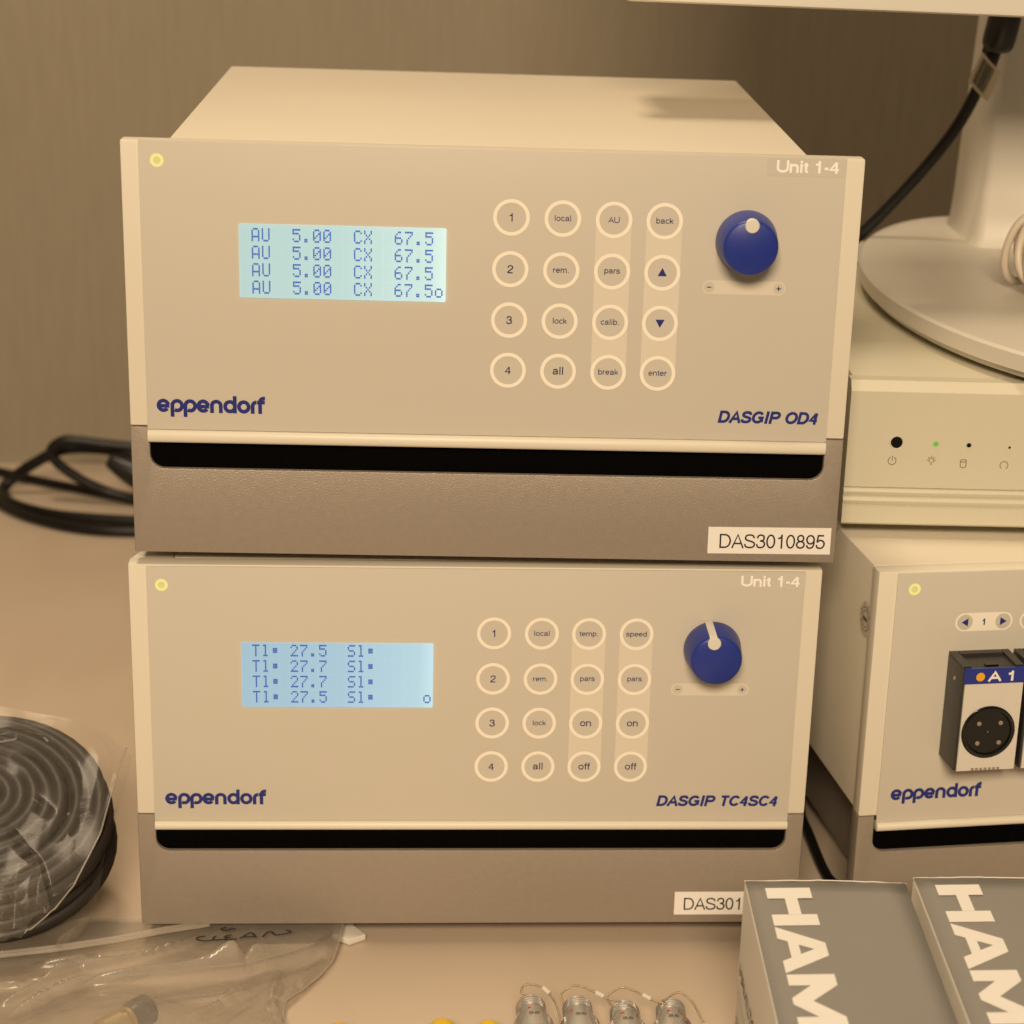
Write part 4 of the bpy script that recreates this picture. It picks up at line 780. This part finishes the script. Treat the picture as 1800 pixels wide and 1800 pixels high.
def block_text(s, H, place, gap=.12):
    V = []; F = []; x = 0; n = 0
    for ch in s:
        wd, ps = EXT[ch]
        if ps is None:
            k = len(V); N_ = 32
            for r in (1, .5):
                for i in range(N_):
                    a = 2*math.pi*i/N_; V.append(place((x+1+r*1.0*math.copysign(abs(math.cos(a))**.75, math.cos(a)) if r == 1 else x+1+.52*math.cos(a))*H, (.5+.5*math.sin(a) if r == 1 else .5+.24*math.sin(a))*H, 0))
            F += [[k+i, k+(i+1) % N_, k+N_+(i+1) % N_, k+N_+i] for i in range(N_)]
        else:
            for p in ps:
                n += 1; k = len(V); V += [place((x+a)*H, b*H, 1e-5*(n % 5)) for a, b in p]; F.append(list(range(k, k+len(p))))
        x += wd+gap
    return me(V, F)
def carton(x, y, rz, wd, ln, h, label, side):
    c = empty('printed_carton', (x, y, D0), rz, label, 'carton', 'printed grey and white cartons')
    t = .0006
    # tray body with slightly bowed top panel
    obj('carton_body', box(0, wd, -ln, 0, 0, h-.0008, .0008), 'cardwhite', c)
    nx, ny = 8, 24; V = []; F = []
    for j in range(ny+1):
        for i in range(nx+1):
            u, v = i/nx, j/ny
            V.append((.0004+u*(wd-.0008), -v*ln+.0006*math.sin(u*math.pi)*(1 if j == 0 else 0), h+.0009*math.sin(u*math.pi)*math.sin(min(1, v*6)*math.pi/2)))
    for j in range(ny):
        for i in range(nx): a = j*(nx+1)+i; F.append([a, a+nx+1, a+nx+2, a+1])
    m = me(V, F, True); o = obj('top_panel', m, 'cardgrey', c)
    s = o.modifiers.new('t', 'SOLIDIFY'); s.thickness = .0006; s.offset = -1
    # pale lines along the folded edges
    random.seed(int(x*1000))
    for sx in (0.0006, wd-.0006):
        obj('folded_edge', me(*tube([(sx, -ln*k/30, h-.0005+random.uniform(-.0001, .0001)) for k in range(31)], .0004, 8), smooth=True), 'cardwhite', c)
    obj('folded_edge', me(*tube([(wd*k/24, .0002+.0006*math.sin(k/24*math.pi)+random.uniform(-.00015, .00015), h-.0003+.0006*math.sin(k/24*math.pi)+random.uniform(-.0001, .0001)) for k in range(25)], .00026, 6), smooth=True), 'cardwhite', c)
    def place(a, b, o_): 
        xx = .0075+b; return (xx, -.0070-a, h+.0002+o_+.0009*math.sin((xx/wd)*math.pi))
    obj('maker_name', block_text('HAMILTON', .0178, place, .06), 'white_ink', c)
    if side:
        text('side_name', 'HAMILTON', .0062, .005, .050, 0, .0010, 'ink', c, fit=.060, place=lambda a, b, o_: (-.0003-o_, -a, b))
        for r in range(5): obj('small_print', me([(-.0003, -.004-q[0], .030-r*.003+q[1]) for q in ((0, 0), (.022-r*.002, 0), (.022-r*.002, .0007), (0, .0007))], [[0, 1, 2, 3]]), 'darkbeige', c)
        obj('side_line', me([(-.0003, -.003, .041), (-.0003, -.12, .041), (-.0003, -.12, .0413), (-.0003, -.003, .0413)], [[0, 1, 2, 3]]), 'darkbeige', c)
    return c
carton(.2548, -.1135, -.036, .0655, .26, .0900, 'grey and white printed carton, left of the two, covering the lower asset sticker', True)
carton(.3240, -.1115, -.036, .0655, .26, .0902, 'grey and white printed carton cut off by the right edge, beside its twin', True)
